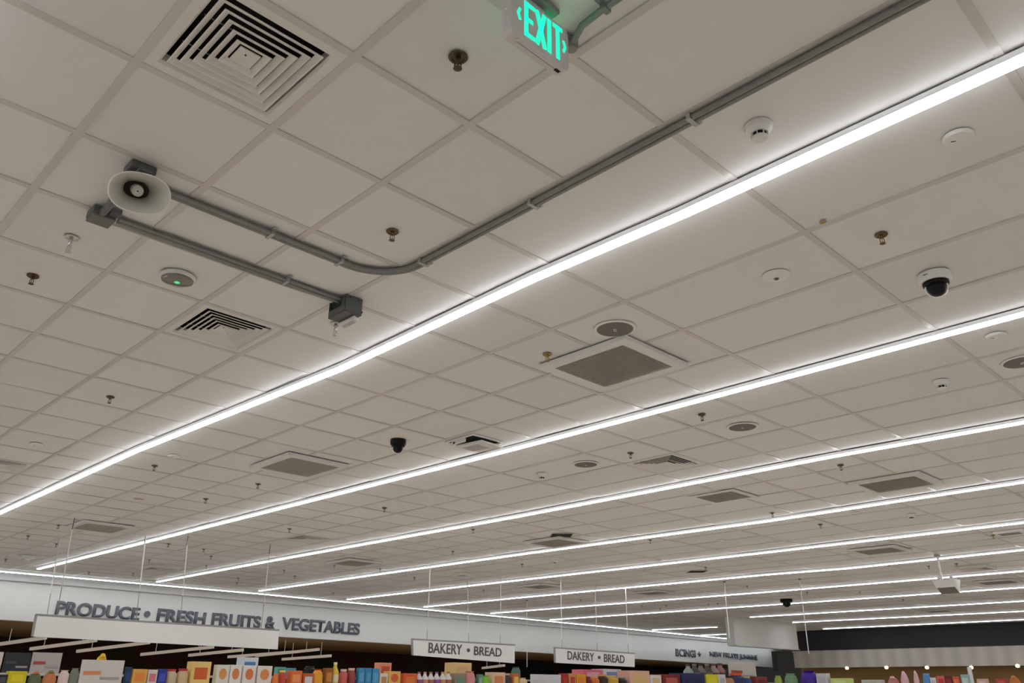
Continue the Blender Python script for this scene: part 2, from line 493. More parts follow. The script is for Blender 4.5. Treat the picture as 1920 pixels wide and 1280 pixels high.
for p, lab in (((300, 1063), 'distant square diffuser with dark slots, between two sign wires at left'),
               ((1828, 1063), 'distant diffuser with dark slots, right of the hanging white box')):
    diffuser(on_z(*p), lab, 0.05)

# ------------------------------------------------------------------ return grilles
def return_grille():
    t = thing('return_air_grille', 'x', 'air grille', (0, 0, 0), group='square return air grilles')
    hx, hy, d = 0.395, 0.365, 0.034
    ix, iy = 0.31, 0.285
    fr = MB()
    def quadring(z, ax, ay, bx, by, z2):
        v = [(-ax, -ay, z), (ax, -ay, z), (ax, ay, z), (-ax, ay, z), (-bx, -by, z2), (bx, -by, z2), (bx, by, z2), (-bx, by, z2)]
        fr.add(v, [(k, (k + 1) % 4, 4 + (k + 1) % 4, 4 + k) for k in range(4)])
    quadring(-0.004, hx - 0.006, hy - 0.006, hx, hy, -0.006)
    quadring(-0.006, hx, hy, hx, hy, -d); quadring(-d, hx, hy, ix, iy, -d); quadring(-d, ix, iy, ix, iy, -0.004)
    fr.build('frame', FRAMEW, t)
    MB().box(-hx + 0.01, hx - 0.01, -hy + 0.01, hy - 0.01, -0.004, -0.001).build('backing', GRILLEBACK, t)
    core = MB()
    n = 22
    for i in range(1, n):
        y = -iy + 2 * iy * i / n
        core.obox((0, y, -d + 0.011), (ix, 0, 0), (0, 0.0011, 0), (0, 0.006, 0.008))
    for i in range(1, 30):
        x = -ix + 2 * ix * i / 30
        core.box(x - 0.0012, x + 0.0012, -iy, iy, -d + 0.004, -d + 0.014)
    core.build('egg_crate_core', GRILLE, t)
    MB().box(hx - 0.004, hx + 0.012, hy - 0.02, hy + 0.012, -0.02, -0.004).build('corner_clip', WHITE, t)
    return t
GR = return_grille()
GR_PX = [((1150, 688), 'biggest raised return air grille, below the nearest round speaker'),
         ((562, 876), 'raised white-framed return air grille left of the black dome camera'),
         ((187, 990), 'raised return air grille at far left behind the sign wires'),
         ((1357, 935), 'flush grey return air grille between third and fourth light strips'),
         ((1680, 908), 'raised return air grille at right between third and fourth light strips'),
         ((663, 1056), 'small hazy return air grille between third and fourth light strips, left of centre'),
         ((1043, 1018), 'return air grille beside a black ceiling hole, above the fourth light strip'),
         ((1650, 1033), 'return air grille at right above the sixth light strip'),
         ((1013, 1100), 'distant return air grille left of the sign cable at centre'),
         ((1225, 1112), 'distant return air grille between the sixth and seventh light strips'),
         ((1872, 1092), 'return air grille at far right beyond the hanging white box'),
         ((1760, 1146), 'farthest faint return air grille just above the tenth light strip')]
for i, (p, lab) in enumerate(GR_PX):
    loc = on_z(p[0], p[1], ZC - 0.03); loc.z = ZC
    if i == 0: GR.location = loc; GR['label'] = lab; g = GR
    else: g = dup(GR, loc, lab)
    if i == 3: g.scale = (0.8, 0.8, 0.3)

# ------------------------------------------------------------------ sprinklers
def sprinkler(material, s=1.0, body=0.018, arms=0.034, r=0.0325):
    t = thing('sprinkler_head', 'x', 'sprinkler', (0, 0, 0), group='sprinkler heads across the ceiling')
    MB().lathe([(r * s, 0), (r * s, -0.003 * s), (r * 0.9 * s, -0.0065 * s), (r * 0.66 * s, -0.007 * s), (r * 0.62 * s, -0.004 * s), (0.009 * s, -0.004 * s)], 24).build('escutcheon', material, t, True)
    zb = -body * s
    MB().lathe([(0.0095 * s, -0.003 * s), (0.0095 * s, zb), (0.0075 * s, zb - 0.003 * s)], 14).build('threaded_body', material, t, True)
    fr = MB()
    for sg in (-1, 1):
        fr.tube([(sg * 0.0075 * s, 0, zb), (sg * 0.0105 * s, 0, zb - arms * 0.35 * s), (sg * 0.0105 * s, 0, zb - arms * 0.65 * s), (sg * 0.005 * s, 0, zb - arms * 0.95 * s)], 0.0022 * s, 8)
    fr.tube([(0, 0, zb), (0, 0, zb - arms * 0.95 * s)], 0.0018 * s, 8)
    fr.build('frame', material, t, True)
    zd = zb - arms * s
    MB().lathe([(0.006 * s, zd + 0.004 * s), (0.0145 * s, zd + 0.002 * s), (0.0150 * s, zd), (0.008 * s, zd - 0.004 * s), (0.0, zd - 0.0045 * s)], 18).build('deflector', material, t, True)
    t.rotation_euler = (0, 0, 0.75)
    return t
def sprinkler_small(material):
    mb = MB()
    mb.lathe([(0.032, 0), (0.030, -0.006), (0.010, -0.006), (0.0095, -0.018), (0.004, -0.020), (0.0, -0.02)], 12)
    for sg in (-1, 1): mb.tube([(sg * 0.007, 0, -0.018), (sg * 0.011, 0, -0.033), (sg * 0.006, 0, -0.050)], 0.003, 6)
    mb.lathe([(0.0, -0.046), (0.015, -0.05), (0.015, -0.053), (0.0, -0.057)], 12)
    o = mb.build('sprinkler_head', material, None, True)
    o.rotation_euler = (0, 0, 0.75)
    return tag(o, 'x', 'sprinkler', 'sprinkler heads across the ceiling')
S_BRASS = sprinkler(BRASS); S_BRONZE = sprinkler(BRONZE, 1.12, 0.022, 0.026); S_COPPER = sprinkler(COPPER); S_GOLD = sprinkler(GOLD)
S_CHROME = sprinkler(CHROME, 1.0, 0.045, 0.040, 0.036)
SM = sprinkler_small(BRASS)
USED = set()
def place(proto, p, lab):
    loc = on_z(*p)
    if proto.name not in USED:
        USED.add(proto.name); proto.location = loc; proto['label'] = lab; return proto
    if proto.children: return dup(proto, loc, lab, 0.75)
    c = proto.copy(); COL.objects.link(c); c.location = loc; c['label'] = lab; return c
place(S_BRONZE, (859, 107), 'large bronze sprinkler head left of the exit sign')
place(S_BRASS, (736, 434), 'brass sprinkler head above the bend of the long conduit')
place(S_BRASS, (1652, 440), 'brass sprinkler head above the white dome camera')
place(S_COPPER, (62, 517), 'brown copper sprinkler head near the left edge, below the chrome one')
place(S_CHROME, (134, 445), 'long chrome sprinkler head below the horn speaker')
place(S_CHROME, (630, 607), 'chrome sprinkler head under the grey lamp box')
place(S_GOLD, (1026, 664), 'yellow brass sprinkler head at the left corner of the biggest return grille')
MIDS = [(1316, 777), (1182, 849), (207, 744), (290, 873), (484, 907), (386, 935), (721, 952), (543, 991), (1576, 872), (1448, 961), (1538, 983)]
FAR = [(110, 984), (53, 1004), (106, 1019), (11, 1048), (167, 1072), (316, 1019), (382, 1029), (396, 1042), (280, 1049), (387, 1060), (250, 1074),
       (447, 1083), (444, 1092), (533, 1068), (553, 1079), (627, 1058), (713, 1066), (625, 1111), (849, 1033), (887, 992), (777, 1082), (907, 1106),
       (735, 1130), (979, 1057), (1089, 1124), (1219, 1012), (1323, 1063), (1401, 1098), (1793, 1056), (1741, 1061), (1693, 1123), (1513, 1110),
       (1612, 1109), (1203, 1135), (1249, 1134), (1238, 1141), (1328, 1132), (1346, 1131)]
def bay(p):
    g = on_z(*p)
    return sum(1 for k in range(1, 12) if g.y > light_y(k, g.x))
bays = {}
for p in MIDS + FAR: bays.setdefault(bay(p), []).append(p)
lab_of = {}
for b, ps in bays.items():
    ps.sort()
    where = 'above the nearest light strip' if b == 0 else 'between %s and %s light strips' % (ORD[b], ORD[b + 1]) if b < 11 else 'beyond the last light strip'
    for i, p in enumerate(ps):
        n = len(ps)
        o = 'only' if n == 1 else 'leftmost' if i == 0 else 'rightmost' if i == n - 1 else ORD[i + 1] + ' from left' if i < 13 else 'n'
        lab_of[p] = 'small brass sprinkler %s, %s of its row' % (where, o)
for p in MIDS: place(S_BRASS, p, lab_of[p])
for p in FAR: place(SM, p, lab_of[p])
place(S_GOLD, (1862, 1003), 'yellow brass sprinkler head left of the twin emergency light at far right')

# ------------------------------------------------------------------ smoke detectors
def smoke_detector():
    t = thing('smoke_detector', 'x', 'smoke detector', (0, 0, 0), group='white ceiling smoke detectors')
    MB().lathe([(0.056, 0), (0.056, -0.012), (0.0545, -0.014), (0.0545, -0.019), (0.052, -0.024), (0.034, -0.040), (0.0, -0.040)], 36).build('base', WHITEP, t, True)
    MB().lathe([(0.029, -0.038), (0.029, -0.058)], 24).build('vent_chamber', BLACK, t, True)
    for k in range(8):
        a = k * math.pi / 4 + 0.2
        c, s_ = math.cos(a), math.sin(a)
        MB().obox((0.033 * c, 0.033 * s_, -0.049), (0.0035 * c, 0.0035 * s_, 0), (-0.0015 * s_, 0.0015 * c, 0), (0, 0, 0.010)).build('rib', WHITEP, t)
    MB().lathe([(0.033, -0.057), (0.0335, -0.061), (0.031, -0.065), (0.0, -0.067)], 28).build('cap', WHITEP, t, True)
    MB().obox((-0.045, -0.03, -0.0165), (0.004, -0.005, 0), (0.001, 0.001, 0), (0, 0, 0.001)).build('status_mark', BLACK, t)
    return t
SD = smoke_detector()
for i, (p, lab) in enumerate([((1422, 236), 'nearest white smoke detector, right of the long conduit'),
                              ((1764, 714), 'white smoke detector at right below the second light strip'),
                              ((1016, 888), 'white smoke detector left of a round speaker, above the third light strip'),
                              ((1040, 1050), 'small white smoke detector between the fourth and fifth light strips'),
                              ((1708, 964), 'small white smoke detector at right above the fifth light strip')]):
    if i == 0: SD.location = on_z(*p); SD['label'] = lab
    else: dup(SD, on_z(*p), lab)

# ------------------------------------------------------------------ flat white discs
def flat_disc():
    t = thing('ceiling_cover_disc', 'x', 'cover disc', (0, 0, 0), group='flat white ceiling discs')
    MB().lathe([(0.060, 0), (0.062, -0.004), (0.060, -0.010), (0.054, -0.016), (0.0, -0.018)], 36).build('cover', WHITEP, t, True)
    MB().obox((-0.02, -0.005, -0.0178), (0.008, 0.004, 0), (-0.001, 0.002, 0), (0, 0, 0.0008)).build('slot', BLACK, t)
    return t
FD = flat_disc()
for i, (p, lab) in enumerate([((1796, 256), 'flat white round cover on the ceiling right of the nearest smoke detector'),
                              ((1867, 628), 'flat white round cover at right just under the second light strip'),
                              ((68, 832), 'flat white round cover at left above the nearest light strip'),
                              ((326, 854), 'flat white round cover just under the nearest light strip at left'),
                              ((1352, 1012), 'faint white round cover between fourth and fifth light strips'),
                              ((1235, 1050), 'bright white round cover just above the sixth light strip')]):
    if i == 0: FD.location = on_z(*p); FD['label'] = lab
    else: dup(FD, on_z(*p), lab)
t = thing('concealed_sprinkler', 'white dish-shaped recessed sprinkler left of the white dome camera', 'sprinkler', on_z(1455, 516))
MB().lathe([(0.076, 0), (0.076, -0.003), (0.055, -0.008), (0.034, -0.016), (0.026, -0.020), (0.0, -0.020)], 36).build('dish', WHITEP, t, True)
MB().lathe([(0.012, -0.018), (0.012, -0.026), (0.0, -0.027)], 14).build('nozzle', BRASS, t, True)
MB().lathe([(0.018, -0.0195), (0.018, -0.0215), (0.013, -0.0215)], 18).build('ring', GRILLE, t, True)
tag(MB().lathe([(0.017, 0.0), (0.014, -0.0025), (0.0, -0.003)], 14, on_z(1543, 416)).build('stain_patch', STAIN), 'tiny tan stain spot by the grid line right of the nearest light strip', 'stain')
tag(MB().lathe([(0.065, 0.0), (0.05, -0.002), (0.0, -0.003)], 16, on_z(260, 935)).build('stain_patch', STAINF), 'faint tan stain on a tile between first and second light strips at left', 'stain')

# ------------------------------------------------------------------ round ceiling speakers
def round_speaker():
    t = thing('ceiling_speaker', 'x', 'speaker', (0, 0, 0), group='round grey ceiling speakers')
    MB().lathe([(0.136, 0.0), (0.134, -0.005), (0.124, -0.008), (0.118, -0.006), (0.118, 0.0)], 48).build('rim', WHITEP, t, True)
    MB().lathe([(0.119, -0.006), (0.08, -0.009), (0.0, -0.011)], 48).build('mesh_grille', SPKG, t, True)
    b = MB()
    for x0, x1, y0, y1 in ((-0.008, -0.005, -0.018, 0.018), (0.005, 0.008, -0.018, 0.018), (-0.008, 0.008, 0.015, 0.018), (-0.008, 0.008, -0.018, -0.015)):
        b.box(x0, x1, y0, y1, -0.0135, -0.010)
    o = b.build('badge', WHITEP, t); o.rotation_euler = (0, 0, 0.5)
    return t
RS = round_speaker()
for i, (p, lab) in enumerate([((1153, 616), 'nearest round grey ceiling speaker, above the biggest return grille'),
                              ((1098, 870), 'round grey ceiling speaker right of a small smoke detector'),
                              ((1392, 800), 'round grey ceiling speaker between second and third light strips'),
                              ((1916, 678), 'round grey ceiling speaker cut by the right edge of the photo')]):
    if i == 0: RS.location = on_z(*p); RS['label'] = lab
    else: dup(RS, on_z(*p), lab)

# ------------------------------------------------------------------ dome cameras
def dome_camera(loc, label, base_mat, r=0.084, h=0.050, aim=Vector((0.62, -0.5, -0.60))):
    t = thing('dome_camera', label, 'security camera', loc, group=None)
    MB().lathe([(r, 0), (r * 1.01, -0.006), (r, -h * 0.8), (r * 0.93, -h), (r * 0.80, -h - 0.001)], 40).build('base', base_mat, t, True)
    MB().lathe([(r * 0.82, -h + 0.002), (r * 0.82, -h - 0.014), (r * 0.70, -h - 0.020), (0.0, -h - 0.02)], 36).build('collar', BLACK, t, True)
    rr = r * 0.64; c = Vector((0, 0, -h - 0.028))
    prof = [(rr * math.cos(a), rr * math.sin(a)) for a in [math.radians(x) for x in range(-90, 91, 12)]]
    MB().lathe([(max(0, x), z) for x, z in prof], 28, c).build('eyeball', BLACK, t, True)
    ax = aim.normalized(); X = ax.cross(Vector((0, 0, 1))).normalized(); Y = X.cross(ax).normalized()
    rg = MB()
    pts = [(rr * 0.99, 0.008), (rr * 1.08, 0.007), (rr * 1.12, 0.0), (rr * 1.06, -0.006), (rr * 0.97, -0.006)]
    rg.lathe([(p[0], p[1]) for p in pts] + [(rr * 0.99, 0.008)], 40, c, (X, Y, ax))
    rg.f = [f for f in rg.f if len(f) == 4]
    rg.build('rim_reflection', mat('reflection_white', (0.93, 0.93, 0.92), 0.2), t, True)  # white ring shaped as the bright reflection around the dome's edge
    MB().obox((-0.02, -r * 0.985, -h * 0.45), (0.012, -0.001, 0), (0, 0.002, 0), (0, 0, 0.0016)).build('slot', BLACK, t)
    return t
dome_camera(on_z(1751, 515), 'white dome security camera with black eyeball at right', WHITE, aim=Vector((0.24, -0.85, -0.47)))
dome_camera(on_z(747, 825), 'black dome security camera left of the open ceiling hatch', BLACK, 0.074, 0.05, aim=Vector((0.76, -0.56, -0.32)))
t = dome_camera(on_z(1474, 1123), 'distant dark dome security camera beside a white bracket, under the eighth light strip', BLACK, 0.16, 0.07)
MB().box(0.05, 0.45, 0.02, 0.10, -0.05, -0.01).build('bracket', WHITE, t)

# ------------------------------------------------------------------ round alarm with green light
t = thing('beacon_alarm', 'round white ceiling alarm with smoked dome and green light', 'alarm', on_z(334, 517))
MB().lathe([(0.090, 0.0), (0.090, -0.006), (0.098, -0.008), (0.098, -0.020), (0.093, -0.026), (0.088, -0.026)], 44).build('base', WHITEP, t, True)
dm = MB().lathe([(0.089, -0.022), (0.086, -0.032), (0.066, -0.042), (0.03, -0.047), (0.0, -0.048)], 40).build('dome', SMOKED, t, True)
MB().lathe([(0.018, -0.042), (0.014, -0.0495), (0.0, -0.0515)], 16, (0.012, -0.004, 0)).build('green_light', LEDG, dm, True)
MB().obox((0.02, -0.075, -0.0385), (0.014, 0.003, 0), (0, 0.002, 0), (0, 0.001, 0.002)).build('reflector', WHITE, dm)

# ------------------------------------------------------------------ horn loudspeaker
C = on_z(262, 362, 3.645)
axis = (CAM - C).normalized(); axis = (axis + Vector((0.05, 0.10, -0.10))).normalized()
HX = (RIGHT * math.cos(0.25) + DOWN * math.sin(0.25)); HX = (HX - axis * HX.dot(axis)).normalized()
HY = axis.cross(HX).normalized()
dep = (C - CAM).dot(FWD)
ha, hb = 53.5 * dep / FPX, 37.5 * dep / FPX
t = thing('horn_loudspeaker', 'cream horn loudspeaker hanging from the ceiling at upper left', 'speaker', C)
hm = MB()
inner = [(1.0, 0.0), (0.975, 0.003), (0.93, -0.008), (0.82, -0.036), (0.68, -0.075), (0.56, -0.112), (0.47, -0.145), (0.41, -0.172)]
outer = [(1.0, -0.001), (0.98, -0.014), (0.86, -0.044), (0.72, -0.083), (0.60, -0.120), (0.50, -0.153), (0.44, -0.180)]
SUP = 0.86
for pr in (inner, outer):
    hm.lathe(pr, 48, (0, 0, 0), (HX, HY, axis), ha, hb, SUP)
hm.f = [f for f in hm.f if len(f) == 4]
hm.build('horn_bell', HORNM, t, True)
sg_ = lambda v: math.copysign(abs(v) ** SUP, v)
MB().tube([HX * (ha * sg_(math.cos(a))) + HY * (hb * sg_(math.sin(a))) for a in [2 * math.pi * k / 48 for k in range(49)]], 0.0028, 8).build('rim', WHITEP, t, True)
MB().lathe([(0.43, -0.164), (0.0, -0.166)], 40, (0, 0, 0), (HX, HY, axis), ha, hb, SUP).build('throat', HORNT, t, True)
pl = MB().lathe([(0.026, -0.163), (0.026, -0.104), (0.023, -0.098), (0.018, -0.099), (0.016, -0.094), (0.0, -0.093)], 28, (0, 0, 0), (HX, HY, axis)).build('phase_plug', WHITEP, t, True)
MB().lathe([(0.0035, -0.0935), (0.0035, -0.091), (0.0, -0.091)], 10, (0, 0, 0), (HX, HY, axis)).build('screw', BLACK, pl, True)
MB().lathe([(0.034, -0.178), (0.036, -0.182), (0.036, -0.215), (0.03, -0.222), (0.0, -0.222)], 28, (0, 0, 0), (HX, HY, axis)).build('driver', BOXG, t, True)
bp = on_z(262, 316, 3.79) - C
br = MB()
br.box(bp.x - 0.055, bp.x + 0.045, bp.y - 0.05, bp.y + 0.06, bp.z - 0.028, bp.z + 0.01)
br.build('mounting_bracket', BOXG, t, False, 0.003)
b2_ = MB(); b2_.box(bp.x - 0.02, bp.x + 0.06, bp.y - 0.018, bp.y + 0.04, bp.z - 0.040, bp.z - 0.024)
b2_.build('swivel_block', BOXG, t, False, 0.004)
MB().tube([Vector((bp.x - 0.05, bp.y + 0.05, bp.z - 0.015)), -axis * 0.215], 0.014, 10).build('swivel_arm', BOXG, t, True)

# junction box with pipe nipple to the horn
jb = on_z(189, 404, 3.775)
t = thing('junction_box', 'grey metal junction box below and left of the horn speaker', 'junction box', (jb.x, jb.y, ZC))
MB().box(-0.055, 0.05, -0.05, 0.06, -0.040, 0.0).build('body', BOXG, t, False, 0.004)
ld = MB().box(-0.062, 0.045, -0.048, 0.062, -0.052, -0.040).build('lid', BOXL, t, False, 0.006)
n0 = Vector((0.03, -0.005, -0.03)); n1 = on_z(216, 373, 3.735) - Vector((jb.x, jb.y, ZC))
MB().tube([n0, n1], 0.018, 14).build('pipe_nipple', BOXG, t, True)
MB().tube([n1 * 0.8 + n0 * 0.2, n1 * 1.08 - n0 * 0.08], 0.023, 14).build('coupling', BOXG, t, True)
MB().box(0.045, 0.085, 0.02, 0.07, -0.034, -0.004).build('cable_boss', BOXG, t, False, 0.003)

# ------------------------------------------------------------------ conduits
def bend_path(z):
    return z
def conduit(name, label, paths, mats, clamps, r=0.0125):
    t = thing(name, label, 'conduit', paths[0][0])
    o = Vector(paths[0][0])
    for p, (nm, mt, rr) in zip(paths, mats):
        MB().tube([Vector(q) - o for q in p], rr, 12).build(nm, mt, t, True)
    for (c, d) in clamps:
        c = Vector(c) - o; d = Vector(d).normalized(); a = Vector((-d.y, d.x, 0))
        cl = MB()
        cl.obox(c + Vector((0, 0, 0.0)), d * 0.010, a * 0.034, Vector((0, 0, 0.0155)))
        cl.obox(c + a * 0.045 + Vector((0, 0, 0.012)), d * 0.011, a * 0.014, Vector((0, 0, 0.004)))
        cl.lathe([(0.005, 0.004), (0.005, -0.003), (0, -0.004)], 10, c + a * 0.048 + Vector((0, 0, 0.006)))
        cl.build('clamp', CLAMP, t, False, 0.0015)
    return t
zc = ZC - 0.017
def arc(cx, cy, r, a0, a1, n=14):
    return [(cx + r * math.cos(a0 + (a1 - a0) * i / n), cy + r * math.sin(a0 + (a1 - a0) * i / n), zc) for i in range(n + 1)]
yl, xl = 1.806, -0.722
R1 = 0.26
def run(off, r=R1):
    x = xl - off; y = yl + off; rr = r + off
    cx, cy = xl + r, yl - r
    return [(x, 0.50, zc), (x, 1.0, zc)] + arc(cx, cy, rr, math.pi, math.pi / 2) + [(0.8, y, zc), (5.4, y, zc)]
p1 = on_z(515, 433, zc); p2 = on_z(645, 485, zc); p3 = on_z(790, 490, zc); p4 = on_z(990, 377, zc); p5 = on_z(1285, 214, zc)
conduit('electrical_conduit', 'long pair of grey conduits from the horn speaker, bending along the ceiling to top right',
        [run(0.0), run(0.028)], [('pipe', CONDUIT, 0.0135), ('pipe', CONDUIT, 0.0125)],
        [((xl - 0.014, p1.y, zc), (0, -1, 0)), ((xl - 0.014, p2.y, zc), (0, -1, 0)), ((p3.x, yl + 0.014, zc), (1, 0, 0)), ((p4.x, yl + 0.014, zc), (1, 0, 0)), ((p5.x, yl + 0.014, zc), (1, 0, 0))])
xb = -1.168
conduit('electrical_conduit', 'straight grey conduit with pale cable from junction box to grey lamp box',
        [[(xb, 0.47, zc), (xb, 1.45, zc), (xb + 0.006, 1.60, zc - 0.004), (xb + 0.012, 1.78, zc - 0.006)],
         [(xb - 0.055, 0.47, zc + 0.006), (xb - 0.05, 1.5, zc + 0.006), (xb - 0.03, 1.66, zc + 0.002), (xb - 0.012, 1.78, zc)],
         [(xb + 0.027, 0.47, zc + 0.002), (xb + 0.027, 1.5, zc + 0.002), (xb + 0.04, 1.78, zc - 0.002)]],
        [('pipe', CONDUIT, 0.0135), ('cable', CONDUITP, 0.006), ('pipe', CONDUIT, 0.011)],
        [((xb + 0.012, on_z(540, 524, zc).y, zc), (0, -1, 0))])

# ------------------------------------------------------------------ grey emergency lamp box
t = thing('emergency_lamp_box', 'grey metal box with a white lamp lens at the end of the conduit', 'emergency light', (-1.16, 1.82, ZC))
s = MB()
x0, x1, y0, y1, z0 = -0.092, 0.088, -0.058, 0.060, -0.108
s.box(x1 - 0.004, x1, y0, y1, z0, 0)            # face towards the viewer's right
s.box(x0, x0 + 0.004, y0, y1, z0, 0)
s.box(x0, x1, y1 - 0.004, y1, z0, 0)
s.box(x0, x1, y0, y1, z0, z0 + 0.004)
s.box(x0, x1, y0, y0 + 0.004, z0, -0.062)       # half-open side where the conduit enters
s.box(x1 - 0.05, x1, y0, y0 + 0.004, -0.062, 0)
s.build('body', BOXG, t, False, 0.0015)
MB().box(x0 + 0.005, x1 - 0.005, y0 + 0.01, y1 - 0.005, -0.055, -0.001).build('inside', BLACK, t)
ln = MB().obox((-0.01, 0.035, z0 - 0.018), (0.082, 0.0, 0.0), (0, 0.022, -0.008), (0, 0.004, 0.011)).build('lamp_head', GLASSL, t, False, 0.008)
MB().obox((-0.01, 0.038, z0 - 0.030), (0.06, 0.0, 0.0), (0, 0.013, -0.0048), (0, 0.0006, 0.0016)).build('bulb_window', mat('lens_grey', (0.42, 0.40, 0.41), 0.3), ln, False, 0.002)
MB().lathe([(0.007, 0), (0.007, 0.014), (0, 0.015)], 12, (x1 - 0.02, y1, -0.075), (Vector((1, 0, 0)), Vector((0, 0, 1)), Vector((0, 1, 0)))).build('knob', BLACK, t, True)
for yy in (-0.03, 0.03):
    MB().lathe([(0.004, 0), (0.004, 0.002), (0, 0.0025)], 10, (x1, yy, -0.016), (Vector((0, 1, 0)), Vector((0, 0, 1)), Vector((1, 0, 0)))).build('screw', BLACK, t)

# ------------------------------------------------------------------ exit sign
EX = Vector((1.2785, 0.938, ZC))
t = thing('exit_sign', 'white edge-lit exit sign with glowing green letters at top centre', 'exit sign', EX)
hw, th, zt_, zb_ = 0.138, 0.0225, -0.042, -0.224
def rounded(hw, z0, z1, r, n=6):
    pts = []
    for cx, cz, a0 in ((hw - r, z1 - r, 0), (-hw + r, z1 - r, 90), (-hw + r, z0 + r, 180), (hw - r, z0 + r, 270)):
        for k in range(n + 1):
            a = math.radians(a0 + 90 * k / n); pts.append((cx + r * math.cos(a), cz + r * math.sin(a)))
    return pts
def prism_yz(poly, x0, x1):
    n = len(poly); mb = MB()
    mb.add([(x0, y, z) for y, z in poly] + [(x1, y, z) for y, z in poly],
           [tuple(range(n)), tuple(range(n, 2 * n))] + [(k, (k + 1) % n, n + (k + 1) % n, n + k) for k in range(n)])
    return mb
prism_yz(rounded(hw, zb_, zt_, 0.022), -th, th).build('case', SIGNW, t, False, 0.003)
L = MB()
def stroke(y0, z0, y1, z1, wd, x):
    d = Vector((0, y1 - y0, z1 - z0)); n = d.normalized(); a = Vector((0, -n.z, n.y))
    L.obox(Vector((x, (y0 + y1) / 2, (z0 + z1) / 2)), Vector((0.0012, 0, 0)), d / 2, a * wd / 2)
for sd in (1, -1):
    X = sd * (th + 0.0008); f = sd
    lz0, lz1 = -0.201, -0.058
    def S(y0, z0, y1, z1, wd): stroke(f * y0, z0, f * y1, z1, wd, X)
    S(-0.070, lz0, -0.070, lz1, 0.017)
    for z in (lz0 + 0.008, (lz0 + lz1) / 2, lz1 - 0.008): S(-0.078, z, -0.030 if z != (lz0 + lz1) / 2 else -0.038, z, 0.016)
    S(-0.020, lz0, 0.018, lz1, 0.019); S(0.018, lz0, -0.020, lz1, 0.019)
    S(0.040, lz0, 0.040, lz1, 0.018)
    S(0.082, lz0, 0.082, lz1, 0.017); S(0.058, lz1 - 0.008, 0.106, lz1 - 0.008, 0.016)
    for sg in (-1, 1):
        yy = sg * 0.120 if sg > 0 else -0.108
        S(yy - sg * 0.010, -0.105, yy, -0.130, 0.010); S(yy, -0.128, yy - sg * 0.010, -0.153, 0.010)
L.build('exit_lettering', EXITG, t)
MB().box(-0.012, 0.012, -0.11, 0.11, zt_, zt_ + 0.003).build('top_glow_strip', EXITUP, t)  # unseen glow strip added to colour the canopy green
MB().box(-0.045, 0.042, -0.16, 0.078, -0.022, 0.0).build('canopy', mat('canopy_grey', (0.22, 0.24, 0.22), 0.45), t, False, 0.006)
MB().box(-0.014, 0.014, -0.05, 0.03, zt_, -0.02).build('stem', SIGNW, t)
MB().box(-0.006, 0.006, 0.090, 0.113, zb_ - 0.0008, zb_ + 0.002).build('test_button', BLACK, t)
MB().lathe([(0.0055, 0), (0.0055, -0.002), (0, -0.003)], 12, (0.006, -0.095, zb_)).build('pilot_lamp', CHROME, t, True)
MB().box(-0.0006, 0.0006, -0.09, 0.09, zb_ - 0.0006, zb_ + 0.001).build('seam', BLACK, t)
MB().lathe([(0.004, 0), (0.004, 0.0015), (0, 0.002)], 10, (0.0, -hw, -0.12), (Vector((1, 0, 0)), Vector((0, 0, 1)), Vector((0, -1, 0)))).build('rivet', WHITE, t)
ec = on_z(1074, 78, 3.775)
e1 = on_z(1135, 14, zc)
eo = Vector((ec.x, ec.y, ZC))
t = thing('electrical_conduit', 'short grey conduit rising from the right end of the exit sign', 'conduit', eo)
MB().tube([Vector((0.0, 0, -0.03)), Vector((0.03, -0.012, -0.02)), Vector((0.07, -0.03, -0.018)), e1 - eo, Vector((e1.x + 1.4, e1.y + 0.015, zc)) - eo], 0.0125, 12).build('pipe', CONDG, t, True)
kb = MB(); kb.lathe([(0.022, 0.03), (0.024, 0.0), (0.02, -0.02), (0, -0.021)], 16, (-0.012, 0.006, -0.03)); kb.box(-0.045, 0.0, -0.03, 0.03, -0.03, 0)
kb.build('elbow_fitting', CONDUIT, t, True)
cl = MB(); cl.obox(e1 - eo, (0.011, 0, 0), (0, 0.018, 0), (0, 0, 0.0165)); cl.obox(e1 - eo + Vector((0, -0.03, 0.010)), (0.012, 0, 0), (0, 0.016, 0), (0, 0, 0.004))
cl.lathe([(0.006, 0.004), (0.006, -0.004), (0, -0.005)], 10, e1 - eo + Vector((0, -0.034, 0.006)))
cl.build('clamp', CONDG, t, False, 0.0015)

# ------------------------------------------------------------------ open hatch, other ceiling boxes
hc = Vector((-4.77 * T, 7.29 * T, ZC))
t = thing('ceiling_hatch', 'open white ceiling hatch with hanging door above the second light strip', 'hatch', hc)
MB().box(-0.19, 0.19, -0.18, 0.18, -0.004, -0.001).build('opening', DARK, t)  # flat dark plate in place of the shaded space above
fr = MB()
for a in ((-0.20, 0.20, -0.195, -0.175), (-0.20, 0.20, 0.175, 0.195), (-0.20, -0.18, -0.175, 0.175), (0.18, 0.20, -0.175, 0.175)): fr.box(a[0], a[1], a[2], a[3], -0.012, 0.0)
fr.build('frame', WHITEP, t)
dr = MB().obox((0.035, 0.045, -0.045), (0.15, 0.02, 0.0), (-0.02, 0.155, 0.004), (0, 0, 0.008)).build('door', WHITEP, t)
MB().obox((-0.01, 0.03, -0.0545), (0.10, 0.013, 0.0), (-0.012, 0.085, 0.002), (0, 0, 0.0008)).build('label_plate', mat('lavender_plate', (0.46, 0.42, 0.46), 0.5), dr)
MB().box(-0.13, 0.06, -0.17, -0.155, -0.045, -0.01).build('hinge', WHITEP, t)
hk = MB().lathe([(0.010, 0), (0.010, 0.006), (0, 0.006)], 10, (-0.09, -0.17, -0.03), (Vector((1, 0, 0)), Vector((0, 0, 1)), Vector((0, -1, 0)))).build('latch', BLACK, t)
